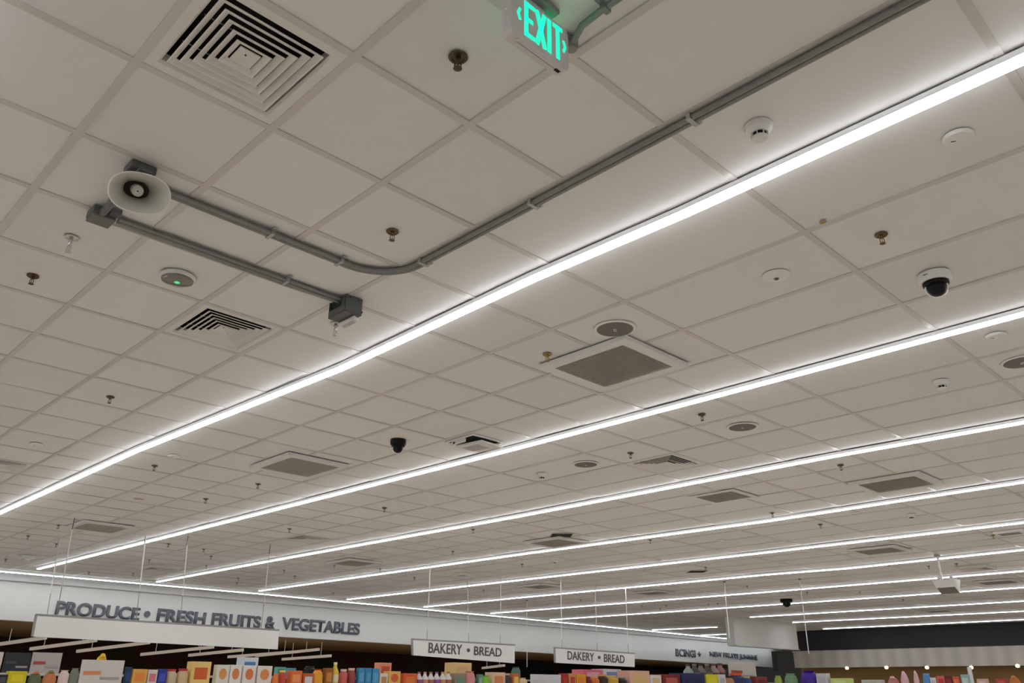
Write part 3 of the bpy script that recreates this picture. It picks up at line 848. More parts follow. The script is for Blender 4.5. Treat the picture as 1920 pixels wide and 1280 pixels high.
for p, sx, sy, lab in (((1053, 1003), 0.20, 0.17, 'black hole in the ceiling above a return grille, near centre'),
                       ((1307, 1071), 0.22, 0.18, 'black hole in the ceiling above the seventh light strip')):
    o = on_z(*p)
    t = thing('missing_tile_opening', lab, 'ceiling opening', o)
    MB().lathe([(1.0, -0.004), (0.0, -0.002)], 4, (0, 0, 0), None, sx * 1.2, sy * 1.2).build('shade_plate', DARK, t)  # dark sheet painted for the shade inside the hole
    rim = MB()
    rim.lathe([(1.0, -0.006), (1.04, -0.006), (1.04, 0.0)], 4, (0, 0, 0), None, sx * 1.2, sy * 1.2); rim.f = [f for f in rim.f if len(f) == 4 and max(f) < 100][:8]
    rim.build('torn_edge', BAR, t)
t = thing('emergency_light', 'white twin emergency light with dark slots at far right between the fifth and sixth strips', 'emergency light', on_z(1895, 996))
MB().box(-0.20, 0.20, -0.16, 0.16, -0.035, 0.0).build('body', WHITE, t, False, 0.01)
for yy in (-0.06, 0.05): MB().box(-0.15, 0.13, yy - 0.022, yy + 0.022, -0.039, -0.034).build('slot', mat('slot_dark', (0.08, 0.075, 0.09), 0.6), t)
t = thing('emergency_light', 'small white box light on the ceiling at far left above the fascia', 'emergency light', on_z(51, 1042))
MB().box(-0.14, 0.14, -0.11, 0.11, -0.05, 0.0).build('body', WHITE, t, False, 0.01)
MB().box(-0.10, 0.10, -0.08, 0.08, -0.056, -0.05).build('lens', GLASSL, t, False, 0.004)
t = thing('emergency_light', 'small hazy white box light above the fifth strip, left of the centre sign cable', 'emergency light', on_z(866, 1074))
MB().box(-0.14, 0.14, -0.11, 0.11, -0.05, 0.0).build('body', WHITEP, t, False, 0.01)
MB().box(-0.10, 0.10, -0.08, 0.08, -0.056, -0.05).build('lens', GLASSL, t, False, 0.004)

# hanging white box on a pole
hb_ = on_z(1757, 1040)
t = thing('hanging_speaker_box', 'white box with grey underside hanging on a pole at right', 'hanging box', hb_)
zt2, zm2 = 3.375 - ZC, 3.255 - ZC
MB().tube([(0, 0, 0), (0, 0, zt2)], 0.016, 10).build('pole', WHITE, t, True)
MB().lathe([(0.05, 0), (0.05, -0.02), (0.016, -0.03)], 16).build('ceiling_plate', CLAMP, t, True)
v = [(-0.14, -0.10, zt2), (0.24, -0.10, zt2), (0.24, 0.18, zt2), (-0.14, 0.18, zt2), (-0.11, -0.02, zm2), (0.20, -0.02, zm2), (0.20, 0.16, zm2 - 0.09), (-0.11, 0.16, zm2 - 0.09)]
s = MB().add(v, [(0, 1, 2, 3), (4, 5, 6, 7), (0, 1, 5, 4), (1, 2, 6, 5), (2, 3, 7, 6), (3, 0, 4, 7)])
s.build('cabinet', WHITE, t, False, 0.006)
s = MB().add([(-0.10, -0.012, zm2 - 0.004), (0.19, -0.012, zm2 - 0.004), (0.19, 0.152, zm2 - 0.092), (-0.10, 0.152, zm2 - 0.092),
              (-0.10, -0.012, zm2 + 0.01), (0.19, -0.012, zm2 + 0.01), (0.19, 0.152, zm2 - 0.07), (-0.10, 0.152, zm2 - 0.07)], [(0, 1, 2, 3), (4, 5, 6, 7), (0, 1, 5, 4), (1, 2, 6, 5), (2, 3, 7, 6), (3, 0, 4, 7)])
s.build('underside_grille', mat('underside_grey', (0.16, 0.15, 0.13), 0.6), t)
for xx in (-0.05, 0.15):
    MB().box(xx - 0.02, xx + 0.02, 0.0, 0.05, zt2 - 0.005, zt2 + 0.06).build('hanger', CLAMP, t)

# ------------------------------------------------------------------ lettering
def text_mesh(body, width, height, depth, bold=0.0, name='word', material=LETTER, parent=None):
    cu = bpy.data.curves.new(name, 'FONT'); cu.body = body; cu.size = 1.0; cu.offset = bold; cu.extrude = 0.0
    ob = bpy.data.objects.new(name + '_tmp', cu); COL.objects.link(ob)
    dg = bpy.context.evaluated_depsgraph_get(); dg.update()
    me = bpy.data.meshes.new_from_object(ob.evaluated_get(dg))
    bpy.data.objects.remove(ob); bpy.data.curves.remove(cu)
    xs = [v.co.x for v in me.vertices]; ys = [v.co.y for v in me.vertices]
    x0, x1, y0, y1 = min(xs), max(xs), min(ys), max(ys)
    for v in me.vertices:
        v.co.x = (v.co.x - x0) / (x1 - x0) * width; v.co.y = (v.co.y - y0) / (y1 - y0) * height; v.co.z = 0
    bm = bmesh.new(); bm.from_mesh(me)
    r = bmesh.ops.extrude_face_region(bm, geom=bm.faces[:])
    for e in r['geom']:
        if isinstance(e, bmesh.types.BMVert): e.co.z += depth
    bmesh.ops.recalc_face_normals(bm, faces=bm.faces)
    bm.to_mesh(me); bm.free()
    me.materials.clear(); me.materials.append(material)
    o = bpy.data.objects.new(name, me); COL.objects.link(o)
    if parent: o.parent = parent
    return o

def word(body, bl, br, tl, parent, origin, normal, name='word', material=LETTER, depth=0.03, bold=0.028):
    """set a word so that its baseline runs from bl to br and it is as tall as tl - bl"""
    bl, br, tl = Vector(bl), Vector(br), Vector(tl)
    X = br - bl; wdt = X.length; X.normalize()
    Z = normal.normalized(); h = (tl - bl).length
    Y = Z.cross(X).normalized()
    o = text_mesh(body, wdt, h, depth, bold, name, material, parent)
    mm = Matrix.Identity(4)
    p = bl - origin
    for r in range(3): mm[r][0] = X[r]; mm[r][1] = Y[r]; mm[r][2] = Z[r]; mm[r][3] = p[r]
    o.matrix_local = mm
    return o

o0 = on_wall(102, 1152)
t = thing('fascia_lettering', 'large grey produce letters on the white fascia wall at left', 'wall lettering', o0)
# each word: lower left, lower right, upper left in the photo
for body, a, b, c in (('PRODUCE', (102, 1151.5), (259, 1163.5), (105, 1125.5)), ('FRESH', (292, 1164.5), (383, 1172), (294, 1139.5)),
                      ('FRUITS', (395, 1172), (487, 1178), (397, 1148)), ('&', (496, 1178.5), (514, 1179.5), (497, 1154.5)),
                      ('VEGETABLES', (527, 1179.5), (673, 1190), (526, 1156.5))):
    word(body, on_wall(*a, 0.004), on_wall(*b, 0.004), on_wall(*c, 0.004), t, o0, nw, 'word')
dp = on_wall(275.5, 1151, 0.004) - o0
rr = (on_wall(281, 1151) - on_wall(275.5, 1151)).length
MB().lathe([(rr, 0), (rr, 0.03), (0, 0.03)], 24, dp, (dw, Vector((0, 0, 1)), nw)).build('bullet', LETTER, t)
o0 = on_wall(1265, 1230)
t = thing('fascia_lettering', 'small blurred grey letters on the white fascia below the bulkhead', 'wall lettering', o0)
word('BCINGI +', on_wall(1267, 1229.5, 0.004), on_wall(1314, 1233, 0.004), on_wall(1267, 1215.5, 0.004), t, o0, nw, 'word', bold=0.02)
word('NEW FRUITS JUNNNE', on_wall(1331, 1232.5, 0.004), on_wall(1420, 1239, 0.004), on_wall(1331, 1221, 0.004), t, o0, nw, 'word', bold=0.02)

# ------------------------------------------------------------------ hanging signs
def hanging_sign(name, label, X, TL, TR, BL, BR, wires, words, th=0.03, long_leader=False):
    a, b, c, d = (on_x(*p, X) for p in (TL, TR, BL, BR))
    o = (a + b) / 2; o.x = X
    t = thing(name, label, 'hanging sign', o)
    n = Vector((th, 0, 0))
    vs = [p - o - n * k for k in (0, 1) for p in (a, b, d, c)]
    MB().add(vs, [(0, 1, 2, 3), (4, 5, 6, 7)] + [(k, (k + 1) % 4, 4 + (k + 1) % 4, 4 + k) for k in range(4)]).build('board', BOARDW, t)
    e = MB(); up = Vector((0, 0, -0.008))
    e.obox((a + b) / 2 - o - n / 2 + up, n * 0.6, (b - a) / 2 + Vector((0, 0.01, 0)), Vector((0, 0, 0.014)))
    e.obox((a + c) / 2 - o - n / 2 - Vector((0, 0.008, 0)), n * 0.6, Vector((0, 0.012, 0)), (a - c) / 2)
    e.build('edge_strip', BOARDE, t)
    for (p, q, mt) in wires:
        bt = on_x(*p, X - th / 2)
        tp = on_z(*q)
        if mt is None:
            tp = Vector((bt.x, bt.y, ZC)); mt = WIRE
        f = (tp.y - a.y); 
        zz = a.z + (b.z - a.z) * (bt.y - a.y) / (b.y - a.y)
        bt = Vector((X - th / 2, bt.y, zz))
        k_ = min(0.45, 0.42 / (tp - bt).length) if long_leader else 0.12
        md = bt + (tp - bt) * k_
        MB().tube([md - o, tp - o], 0.009, 6).build('wire', mt, t, True)
        MB().tube([bt - o, md - o], 0.0055, 6).build('wire_leader', BOARDE, t, True)
        MB().tube([tp - o + Vector((0, 0, -0.16)), tp - o], 0.006, 6).build('hook', WIRED, t, True)
    for body, p, q, r in words:
        word(body, on_x(*p, X + 0.002), on_x(*q, X + 0.002), on_x(*r, X + 0.002), t, o, Vector((1, 0, 0)), 'word', LETTERB, 0.006, 0.012)
    return t
hanging_sign('hanging_sign', 'long blank white sign board hanging in front of the produce letters', -10.4, (70, 1151), (523, 1180), (62, 1193), (521, 1217),
             [((109, 1140), (140, 970), WIRE), ((91, 1140), (113, 1003), WIRE), ((259, 1140), (274, 1000), WIRE), ((342, 1140), (353, 1003), WIRE), ((493, 1150), (507, 1020), WIRE)], [], long_leader=True)
hanging_sign('hanging_sign', 'white hanging sign board reading BAKERY and BREAD in grey', -9.7, (774, 1197), (965, 1208), (775, 1228), (965, 1243),
             [((801, 1190), (0, 0), None), ((879, 1195), (876, 1085), WIRE), ((938, 1195), (0, 0), None)],
             [('BAKERY', (803, 1223.5), (866, 1227), (804, 1204)), ('•', (875, 1222), (881, 1222.3), (875, 1215)), ('BREAD', (888.5, 1227.5), (940, 1231), (889, 1211))])
hanging_sign('hanging_sign', 'white hanging sign board reading DAKERY and BREAD, right of the other', -9.5, (1041, 1213), (1190, 1224), (1042, 1242), (1190, 1250),
             [((1053.5, 1205), (0, 0), None), ((1119.5, 1212), (0, 0), None), ((1178, 1215), (0, 0), None)],
             [('DAKERY', (1064, 1236), (1114, 1239.5), (1064, 1220)), ('•', (1121, 1235), (1126, 1235.3), (1121, 1229)), ('BREAD', (1132.5, 1240.5), (1171, 1243), (1133, 1225.5))])
def cable(lab, q, bottom_py, x=None):
    tp = on_z(*q)
    lo, hi = 1.2, ZC
    for _ in range(40):
        mdl = (lo + hi) / 2; d = Vector((tp.x, tp.y, mdl)) - CAM
        py = 640 + FPX * d.dot(DOWN) / d.dot(FWD)
        if py > bottom_py: lo = mdl
        else: hi = mdl
    t = thing('suspension_cable', lab, 'cable', tp)
    MB().tube([(0, 0, 0), (0, 0, lo - ZC)], 0.010, 6).build('cable', WIRE, t, True)
    MB().lathe([(0.03, 0), (0.03, -0.012), (0.01, -0.02)], 10).build('ceiling_hook', WIRED, t)
cable('thin white cable hanging between the two bakery signs', (988, 1125), 1250)
cable('thin white cable right beside the bulkhead left edge', (1358, 1090), 1196)
cable('thin white cable hanging right of the bulkhead before the dark fascia', (1499, 1085), 1225)

# ------------------------------------------------------------------ pale light bars under the produce soffit
BARP = mat('pale_bar_glow', (0.62, 0.55, 0.47), 0.5, emit=(1.0, 0.86, 0.72), estr=0.22)  # weak emission added so the bars read pale under the dark soffit
bars = [((0, 1207), (85, 1195)), ((58, 1216), (180, 1200)), ((145, 1220.5), (280, 1204)), ((265, 1226.5), (400, 1212.5)), ((355, 1228), (455, 1218)),
        ((428, 1231), (560, 1221)), ((480, 1229), (598, 1217)), ((530, 1235.5), (620, 1229)), ((905, 1252), (945, 1247))]
for i, (a, b) in enumerate(bars):
    pa, pb = on_x(*a, -21.5), on_x(*b, -19.6)
    lab = 'pale slanting light bar under the produce soffit, %s' % ('leftmost' if i == 0 else 'rightmost under the bakery sign' if i == 8 else ORD[i + 1] + ' from left')
    t = thing('display_light_bar', lab, 'light bar', pa, group='pale light bars under the produce soffit')
    d = pb - pa; a_ = Vector((-d.y, d.x, 0)).normalized()
    MB().obox(d / 2, d / 2, a_ * 0.045, Vector((0, 0, 0.036))).build('tube_housing', BARP, t)
    for f in (0.2, 0.8):
        q = d * f; hgt = 2.93 - (pa + q).z
        MB().tube([q + Vector((0, 0, 0.02)), q + Vector((0, 0, max(hgt, 0.05)))], 0.008, 6).build('hanger', BARP, t)
# round warm lamps under the far band
GLOW = mat('warm_bulb', (0.8, 0.7, 0.5), 0.5, emit=(1.0, 0.80, 0.50), estr=1.6)
for i, (p, w_) in enumerate((((1588, 1252), 'leftmost'), ((1662, 1251), 'second from left'), ((1738, 1251), 'third from left'), ((1821, 1251), 'fourth from left'), ((1908, 1248), 'rightmost'))):
    q = on_y(p[0], p[1], fy - 0.25)
    t = thing('spot_lamp', 'small warm spot lamp under the grey corrugated band, %s' % w_, 'lamp', q, group='warm spot lamps along the far wall')
    MB().lathe([(0.0, -0.06), (0.05, -0.05), (0.075, 0.0), (0.05, 0.05), (0.0, 0.06)], 16).build('bulb', GLOW, t, True)
    MB().tube([(0, 0, 0.05), (0, 0.12, 0.10), (0, 0.27, 0.10)], 0.015, 8).build('arm', WHITEP, t, True)

# ------------------------------------------------------------------ shelves and goods along the bottom of the view
SHELF = mat('shelf_enamel', (0.62, 0.60, 0.56), 0.5)
SHELFD = mat('shelf_back_dark', (0.06, 0.055, 0.05), 0.7)
def gondola(label, X, y0, y1, ztop, depth=0.5):
    t = thing('gondola_shelf', label, 'shelf unit', (X, (y0 + y1) / 2, 0))
    h = (y1 - y0) / 2
    MB().box(-depth - 0.03, -depth, -h, h, 0, ztop).build('back_panel', SHELFD, t)
    for z in (0.15, 0.55, 0.95, 1.3): MB().box(-depth, 0, -h, h, z - 0.03, z).build('shelf_board', SHELF, t)
    MB().box(-depth, 0.03, -h, h, ztop - 0.035, ztop).build('top_deck', SHELF, t)
    for s_ in (-1, 1): MB().box(-depth - 0.03, 0.0, s_ * h - 0.02, s_ * h + 0.02, 0, ztop).build('side_panel', SHELF, t)
    return t
XF, XB, ZF = -11.5, -12.2, 1.62
gondola('front grocery shelf row below the hanging signs, left half', XF, 3.0, 11.6, ZF)
gondola('front grocery shelf row below the hanging signs, right half', XF, 11.7, 28.0, ZF)
gondola('rear grocery shelf row, behind the front goods', XB - 0.1, 3.0, 28.0, 1.80, 0.6)
YR = 21.0
xr = on_y(1447, 1270, YR).x + 6.5
t = thing('gondola_shelf', 'shelf row at far right below the spot lamps', 'shelf unit', (-6.5, YR, 0))
MB().box(xr, 4.5, 0.0, 0.6, 1.63, 1.665).build('top_deck', SHELF, t)
MB().box(xr, 4.5, 0.6, 0.63, 0, 1.665).build('back_panel', SHELFD, t)
for z in (0.2, 0.6, 1.0, 1.35): MB().box(xr, 4.5, 0.0, 0.6, z - 0.03, z).build('shelf_board', SHELF, t)

def colm(c):
    key = 'pack_%d_%d_%d' % c
    lin = tuple(((v / 255) / 12.92 if v / 255 < 0.04045 else ((v / 255 + 0.055) / 1.055) ** 2.4) for v in c)
    return mat(key, lin, 0.45)

def good(shape, x0, x1, yt, c1, c2, name, label, cat, plane='F', group=None, yb=None):
    """one packet standing on a shelf deck, as wide and tall as seen; c1 body colour, c2 colour of its second part"""
    xm = (x0 + x1) / 2
    if plane == 'R':
        a, b = on_y(x0, yt, YR + 0.02), on_y(x1, yt, YR + 0.02); zd = 1.665; dirv = Vector((1, 0, 0)); back = Vector((0, 1, 0))
    else:
        X = XF - 0.02 if plane == 'F' else XB - 0.12
        zd = ZF if plane == 'F' else 1.80
        a, b = on_x(x0, yt, X), on_x(x1, yt, X); dirv = Vector((0, 1, 0)); back = Vector((-1, 0, 0))
    wd = (b - a).length; zt = (a.z + b.z) / 2; h = max(0.06, zt - zd)
    c = (a + b) / 2; c.z = zd
    dp = min(0.42, max(0.06, wd * 0.6))
    t = thing(name, label, cat, c, group=group)
    m1, m2 = colm(c1), colm(c2)
    hw_ = wd / 2 * 0.97
    if shape == 'box':
        MB().obox(back * dp / 2 + Vector((0, 0, h / 2)), dirv * hw_, back * dp / 2, Vector((0, 0, h / 2))).build('carton', m1, t, False, 0.006)
        MB().obox(back * -0.002 + Vector((0, 0, h * 0.52)), dirv * hw_ * 0.66, back * 0.002, Vector((0, 0, h * 0.24))).build('front_label', m2, t)
    elif shape == 'oval':
        MB().obox(back * dp / 2 + Vector((0, 0, h / 2)), dirv * hw_, back * dp / 2, Vector((0, 0, h / 2))).build('carton', m1, t, False, 0.006)
        MB().lathe([(1, 0.0), (1, 0.004), (0, 0.004)], 20, Vector((0, 0, h * 0.58)), (dirv, Vector((0, 0, 1)), -back), hw_ * 0.6, h * 0.26).build('fruit_print', m2, t)
    elif shape == 'jar':
        r = hw_
        MB().lathe([(r * 0.92, 0), (r, h * 0.06), (r, h * 0.72), (r * 0.7, h * 0.85), (r * 0.7, h * 0.88)], 18, back * r).build('jar_body', m1, t, True)
        MB().lathe([(r * 0.76, h * 0.87), (r * 0.76, h), (0, h)], 18, back * r).build('lid', m2, t, True)
    elif shape == 'bottle':
        r = hw_
        MB().lathe([(r * 0.9, 0), (r, h * 0.05), (r, h * 0.6), (r * 0.45, h * 0.8), (r * 0.4, h * 0.9)], 16, back * r).build('bottle_body', m1, t, True)
        MB().lathe([(r * 0.46, h * 0.89), (r * 0.46, h), (0, h)], 14, back * r).build('cap', m2, t, True)
        MB().lathe([(r * 1.02, h * 0.2), (r * 1.02, h * 0.5)], 16, back * r).build('wrap_label', m2, t, True)
    elif shape == 'bag':
        r = hw_
        MB().lathe([(r * 0.85, 0), (r, h * 0.2), (r * 0.98, h * 0.6), (r * 0.75, h * 0.85), (r * 0.55, h * 0.93)], 16, back * dp / 2, (dirv, back, Vector((0, 0, 1))), 1, dp / wd).build('bag_body', m1, t, True)
        MB().lathe([(r * 0.5, h * 0.92), (r * 0.8, h), (0, h * 0.97)], 16, back * dp / 2, (dirv, back, Vector((0, 0, 1))), 1, dp / wd).build('bag_top', m2, t, True)
    elif shape == 'pile':
        r = hw_
        MB().lathe([(r, 0), (r * 0.95, h * 0.5), (r * 0.6, h * 0.85), (0, h)], 16, back * dp / 2, (dirv, back, Vector((0, 0, 1))), 1, dp / wd).build('pile_body', m1, t, True)
        MB().lathe([(r * 0.5, h * 0.86), (r * 0.3, h * 1.02), (0, h * 1.05)], 12, back * dp / 2 * 0.6, (dirv, back, Vector((0, 0, 1))), 1, dp / wd).build('pile_top', m2, t, True)
    elif shape == 'board':
        MB().obox(back * 0.02 + Vector((0, 0, h / 2)), dirv * hw_, back * 0.012, Vector((0, 0, h / 2))).build('panel', m1, t)
        MB().obox(back * 0.004 + Vector((-0.0, 0, 0)) - dirv * hw_ * 0.45 + Vector((0, 0, h * 0.5)), dirv * hw_ * 0.4, back * 0.003, Vector((0, 0, h * 0.07))).build('printed_bar', m2, t)
        MB().obox(back * 0.004 + dirv * hw_ * 0.4 + Vector((0, 0, h * 0.3)), dirv * hw_ * 0.45, back * 0.003, Vector((0, 0, h * 0.05))).build('printed_bar', colm((165, 160, 158)), t)
    return t
W_ = (222, 216, 208)
GOODS = [
 ('board', 0, 8, 1222, (226, 208, 200), (205, 90, 70), 'price_poster', 'pinkish white poster cut by the left edge at the bottom', 'poster', 'B'),
 ('board', 11, 61, 1223, (44, 46, 52), (70, 72, 80), 'shelf_sign', 'dark slate shelf sign at bottom left', 'sign', 'B'),
 ('board', 62, 119, 1223, (190, 180, 178), (180, 60, 55), 'shelf_sign', 'pale grey shelf sign with a red mark, right of the dark one', 'sign', 'B'),
 ('box', 17, 53, 1258, (205, 190, 10), (225, 205, 20), 'yellow_carton', 'bright yellow carton below the dark slate sign', 'carton', 'F'),
 ('box', 0, 16, 1264, (28, 27, 32), (70, 68, 76), 'dark_carton', 'black carton at the bottom left corner', 'carton', 'F'),
 ('pile', 56, 84, 1259, (86, 100, 60), (190, 110, 60), 'produce_pile', 'heap of green produce right of the yellow carton', 'produce', 'F'),
 ('pile', 84, 112, 1257, (196, 120, 70), (110, 120, 70), 'produce_pile', 'heap of orange produce beside the white bag', 'produce', 'F'),
 ('bag', 113, 134, 1256, (222, 200, 192), (235, 225, 220), 'white_bag', 'white bag standing left of the grey-green one', 'bag', 'F'),
 ('bag', 134, 153, 1252, (120, 124, 110), (150, 154, 140), 'green_bag', 'grey-green bag left of the big white notice', 'bag', 'F'),
 ('board', 154, 236, 1237, (214, 208, 202), (226, 140, 90), 'notice_board', 'big white notice board with an orange bar at bottom left', 'notice board', 'F'),
 ('pile', 182, 208, 1226, (222, 170, 20), (235, 190, 40), 'yellow_dome', 'yellow dome rising behind the big white notice', 'produce', 'B'),
 ('box', 237, 249, 1250, (22, 48, 86), (30, 70, 120), 'blue_carton', 'narrow dark blue carton right of the white notice', 'carton', 'F'),
 ('box', 250, 278, 1254, (222, 170, 80), (230, 140, 60), 'snack_carton', 'orange-yellow carton, first right of the dark blue one', 'carton', 'F'),
 ('box', 279, 297, 1255, (214, 206, 200), (220, 120, 130), 'white_carton', 'small white carton with a pink mark left of the royal blue one', 'carton', 'F'),
 ('box', 298, 315, 1254, (40, 50, 140), (70, 80, 190), 'blue_carton', 'royal blue carton left of the cream tubs', 'carton', 'F'),
 ('jar', 316, 337, 1254, (206, 186, 150), (200, 70, 60), 'cream_tub', 'cream tub with red lid, left one of two', 'tub', 'F'),
 ('jar', 338, 359, 1253, (210, 180, 140), (190, 50, 45), 'cream_tub', 'cream tub with red lid, right one of two', 'tub', 'F'),
 ('box', 361, 398, 1240, (236, 200, 120), (214, 96, 40), 'juice_carton', 'tall yellow carton with a red-orange fruit picture', 'carton', 'F'),
 ('oval', 408, 432, 1246, (226, 222, 216), (220, 150, 80), 'fruit_carton', 'white carton with an orange fruit picture, leftmost of four', 'carton', 'F', 'white fruit cartons'),
 ('oval', 433, 455, 1246, (228, 224, 218), (214, 130, 70), 'fruit_carton', 'white carton with an orange fruit picture, second of four', 'carton', 'F', 'white fruit cartons'),
 ('oval', 457, 482, 1247, (228, 222, 216), (216, 120, 66), 'fruit_carton', 'white carton with an orange fruit picture, third of four', 'carton', 'F', 'white fruit cartons'),
 ('oval', 484, 512, 1248, (230, 216, 206), (222, 140, 80), 'fruit_carton', 'white carton with an orange fruit picture, rightmost of four', 'carton', 'F', 'white fruit cartons'),
 ('box', 454, 486, 1232, (216, 222, 232), (90, 130, 190), 'pale_blue_carton', 'pale blue and white carton standing behind the fruit cartons', 'carton', 'B'),
 ('bag', 513, 526, 1262, (226, 120, 50), (240, 150, 80), 'orange_bag', 'small orange bag right of the fruit cartons', 'bag', 'F'),
 ('box', 520, 537, 1250, (96, 170, 160), (60, 130, 90), 'teal_carton', 'teal green carton behind the small orange bag', 'carton', 'B'),
 ('box', 537, 556, 1252, (90, 160, 176), (70, 130, 140), 'teal_carton', 'teal blue carton left of the orange packet', 'carton', 'B'),
 ('jar', 527, 541, 1256, (190, 66, 50), (236, 214, 120), 'red_jar', 'red jar with a pale yellow lid', 'jar', 'F'),
 ('box', 546, 568, 1257, (222, 106, 44), (236, 150, 90), 'orange_packet', 'orange packet right of the red jar', 'packet', 'F'),
 ('box', 569, 590, 1262, (190, 90, 44), (210, 206, 204), 'brown_packet', 'brown-orange packet left of the yellow bag', 'packet', 'F'),
 ('jar', 577, 596, 1248, (24, 22, 24), (40, 36, 36), 'black_jar', 'black jar standing behind the orange and brown packets', 'jar', 'B'),
 ('bag', 590, 611, 1254, (228, 160, 40), (214, 90, 30), 'yellow_bag', 'golden yellow bag with an orange top', 'bag', 'F'),
 ('box', 611, 626, 1252, (150, 90, 30), (200, 130, 50), 'brown_carton', 'brown carton left of the tall yellow bottle', 'carton', 'F'),
 ('bottle', 627, 640, 1241, (224, 190, 40), (226, 214, 170), 'yellow_bottle', 'tall yellow bottle with a pale cap', 'bottle', 'F'),
 ('jar', 642, 656, 1254, (196, 90, 80), (220, 190, 180), 'pink_jar', 'pink-red jar right of the tall yellow bottle', 'jar', 'F'),
 ('jar', 657, 671, 1252, (150, 60, 50), (224, 190, 160), 'maroon_jar', 'maroon jar left of the bright blue cartons', 'jar', 'F'),
 ('box', 673, 685, 1252, (56, 140, 190), (90, 160, 200), 'blue_carton', 'bright blue carton, left of three touching', 'carton', 'F', 'bright blue cartons'),
 ('box', 686, 698, 1252, (50, 134, 184), (80, 150, 196), 'blue_carton', 'bright blue carton, middle of three touching', 'carton', 'F', 'bright blue cartons'),
 ('box', 699, 712, 1253, (58, 142, 186), (90, 164, 204), 'blue_carton', 'bright blue carton, right of three touching', 'carton', 'F', 'bright blue cartons'),
 ('box', 713, 728, 1262, (226, 220, 206), (190, 140, 90), 'cream_carton', 'cream carton right of the bright blue cartons', 'carton', 'F'),
 ('box', 712, 735, 1242, (230, 150, 110), (200, 80, 50), 'peach_carton', 'peach carton with a red front behind the cream carton', 'carton', 'B'),
 ('oval', 729, 752, 1258, (226, 180, 90), (214, 90, 50), 'round_print_carton', 'yellow carton with a round red picture', 'carton', 'F'),
 ('box', 757, 783, 1262, (214, 90, 40), (226, 120, 50), 'orange_carton', 'red-orange carton left of the row of white bottles', 'carton', 'F'),
] + [
 ('bottle', 785 + 11 * i, 795 + 11 * i, 1259, (226, 220, 222), ((150, 90, 150), (200, 140, 110), (170, 110, 90))[i % 3], 'white_bottle',
  'white bottle in the row left of the beige carton, %s' % ('leftmost' if i == 0 else 'rightmost' if i == 5 else ORD[i + 1] + ' from left'), 'bottle', 'F', 'row of white bottles') for i in range(6)
] + [
 ('box', 851, 885, 1242, (232, 196, 130), (226, 180, 140), 'beige_carton', 'beige carton below the BAKERY sign, standing behind', 'carton', 'B'),
 ('box', 853, 874, 1262, (150, 130, 110), (110, 140, 120), 'grey_carton', 'grey-brown carton in front of the beige one', 'carton', 'F'),
 ('bag', 876, 896, 1258, (214, 140, 140), (226, 160, 130), 'pink_bag', 'pink bag right of the beige carton', 'bag', 'F'),
 ('bag', 906, 922, 1266, (130, 190, 50), (150, 200, 80), 'green_bag', 'lime green bag below the right end of the BAKERY sign', 'bag', 'F'),
 ('box', 923, 948, 1260, (226, 190, 160), (222, 140, 90), 'peach_carton', 'peach carton right of the lime green bag', 'carton', 'F'),
 ('jar', 949, 961, 1262, (50, 44, 50), (190, 170, 160), 'dark_jar', 'dark jar right of the lime green bag and peach carton', 'jar', 'F'),
 ('box', 897, 906, 1264, (96, 140, 120), (140, 180, 150), 'green_carton', 'narrow sage green carton between pink and lime bags', 'carton', 'F'),
 ('box', 962, 974, 1262, (196, 110, 60), (230, 200, 90), 'orange_carton', 'small orange carton left of the tan bags between bakery signs', 'carton', 'F'),
 ('bag', 975, 993, 1270, (214, 190, 140), (226, 210, 170), 'tan_bag', 'tan bag left of the blank white panel', 'bag', 'F'),
 ('bag', 964, 980, 1250, (70, 110, 96), (90, 130, 110), 'dark_green_bag', 'dark green bag in the rear row between the bakery signs', 'bag', 'B'),
 ('board', 995, 1053, 1264, (214, 214, 218), (206, 206, 210), 'blank_notice', 'blank white panel below the gap between the bakery signs', 'notice', 'F'),
 ('box', 1054, 1065, 1262, (170, 30, 26), (190, 50, 40), 'red_carton', 'narrow red carton right of the blank white panel', 'carton', 'F'),
 ('box', 1067, 1080, 1262, (214, 150, 90), (190, 60, 40), 'tan_carton', 'tan carton right of the narrow red one', 'carton', 'F'),
 ('box', 1081, 1099, 1264, (222, 160, 30), (226, 130, 40), 'yellow_carton', 'amber yellow carton below the DAKERY sign', 'carton', 'F'),
 ('box', 1094, 1130, 1255, (226, 110, 130), (230, 180, 190), 'pink_carton', 'wide flat pink carton below the DAKERY sign', 'carton', 'B'),
 ('jar', 1101, 1113, 1268, (120, 30, 30), (150, 50, 40), 'maroon_jar', 'maroon jar in front of the pink carton', 'jar', 'F'),
 ('jar', 1114, 1128, 1268, (230, 120, 60), (226, 170, 110), 'orange_jar', 'orange jar in front of the pink carton', 'jar', 'F'),
 ('box', 1131, 1165, 1254, (222, 216, 220), (130, 150, 190), 'white_carton', 'wide white carton with a blue mark behind the amber and black jars', 'carton', 'B'),
 ('jar', 1130, 1144, 1264, (60, 40, 26), (226, 170, 90), 'brown_jar', 'brown jar with amber lid right of the orange jar', 'jar', 'F'),
 ('jar', 1145, 1166, 1266, (214, 170, 60), (226, 190, 120), 'amber_jar', 'large amber jar below the right of the DAKERY sign', 'jar', 'F'),
 ('jar', 1167, 1179, 1270, (40, 40, 42), (90, 130, 120), 'black_jar', 'black jar right of the large amber jar', 'jar', 'F'),
 ('box', 1180, 1218, 1257, (232, 180, 160), (226, 190, 120), 'peach_carton', 'wide peach carton right of the DAKERY sign', 'carton', 'F'),
 ('box', 1219, 1240, 1265, (226, 222, 222), (226, 190, 140), 'white_carton', 'white carton left of the dark red box', 'carton', 'F'),
 ('box', 1242, 1275, 1264, (130, 30, 28), (190, 90, 80), 'red_box', 'dark red box left of the navy box', 'carton', 'F'),
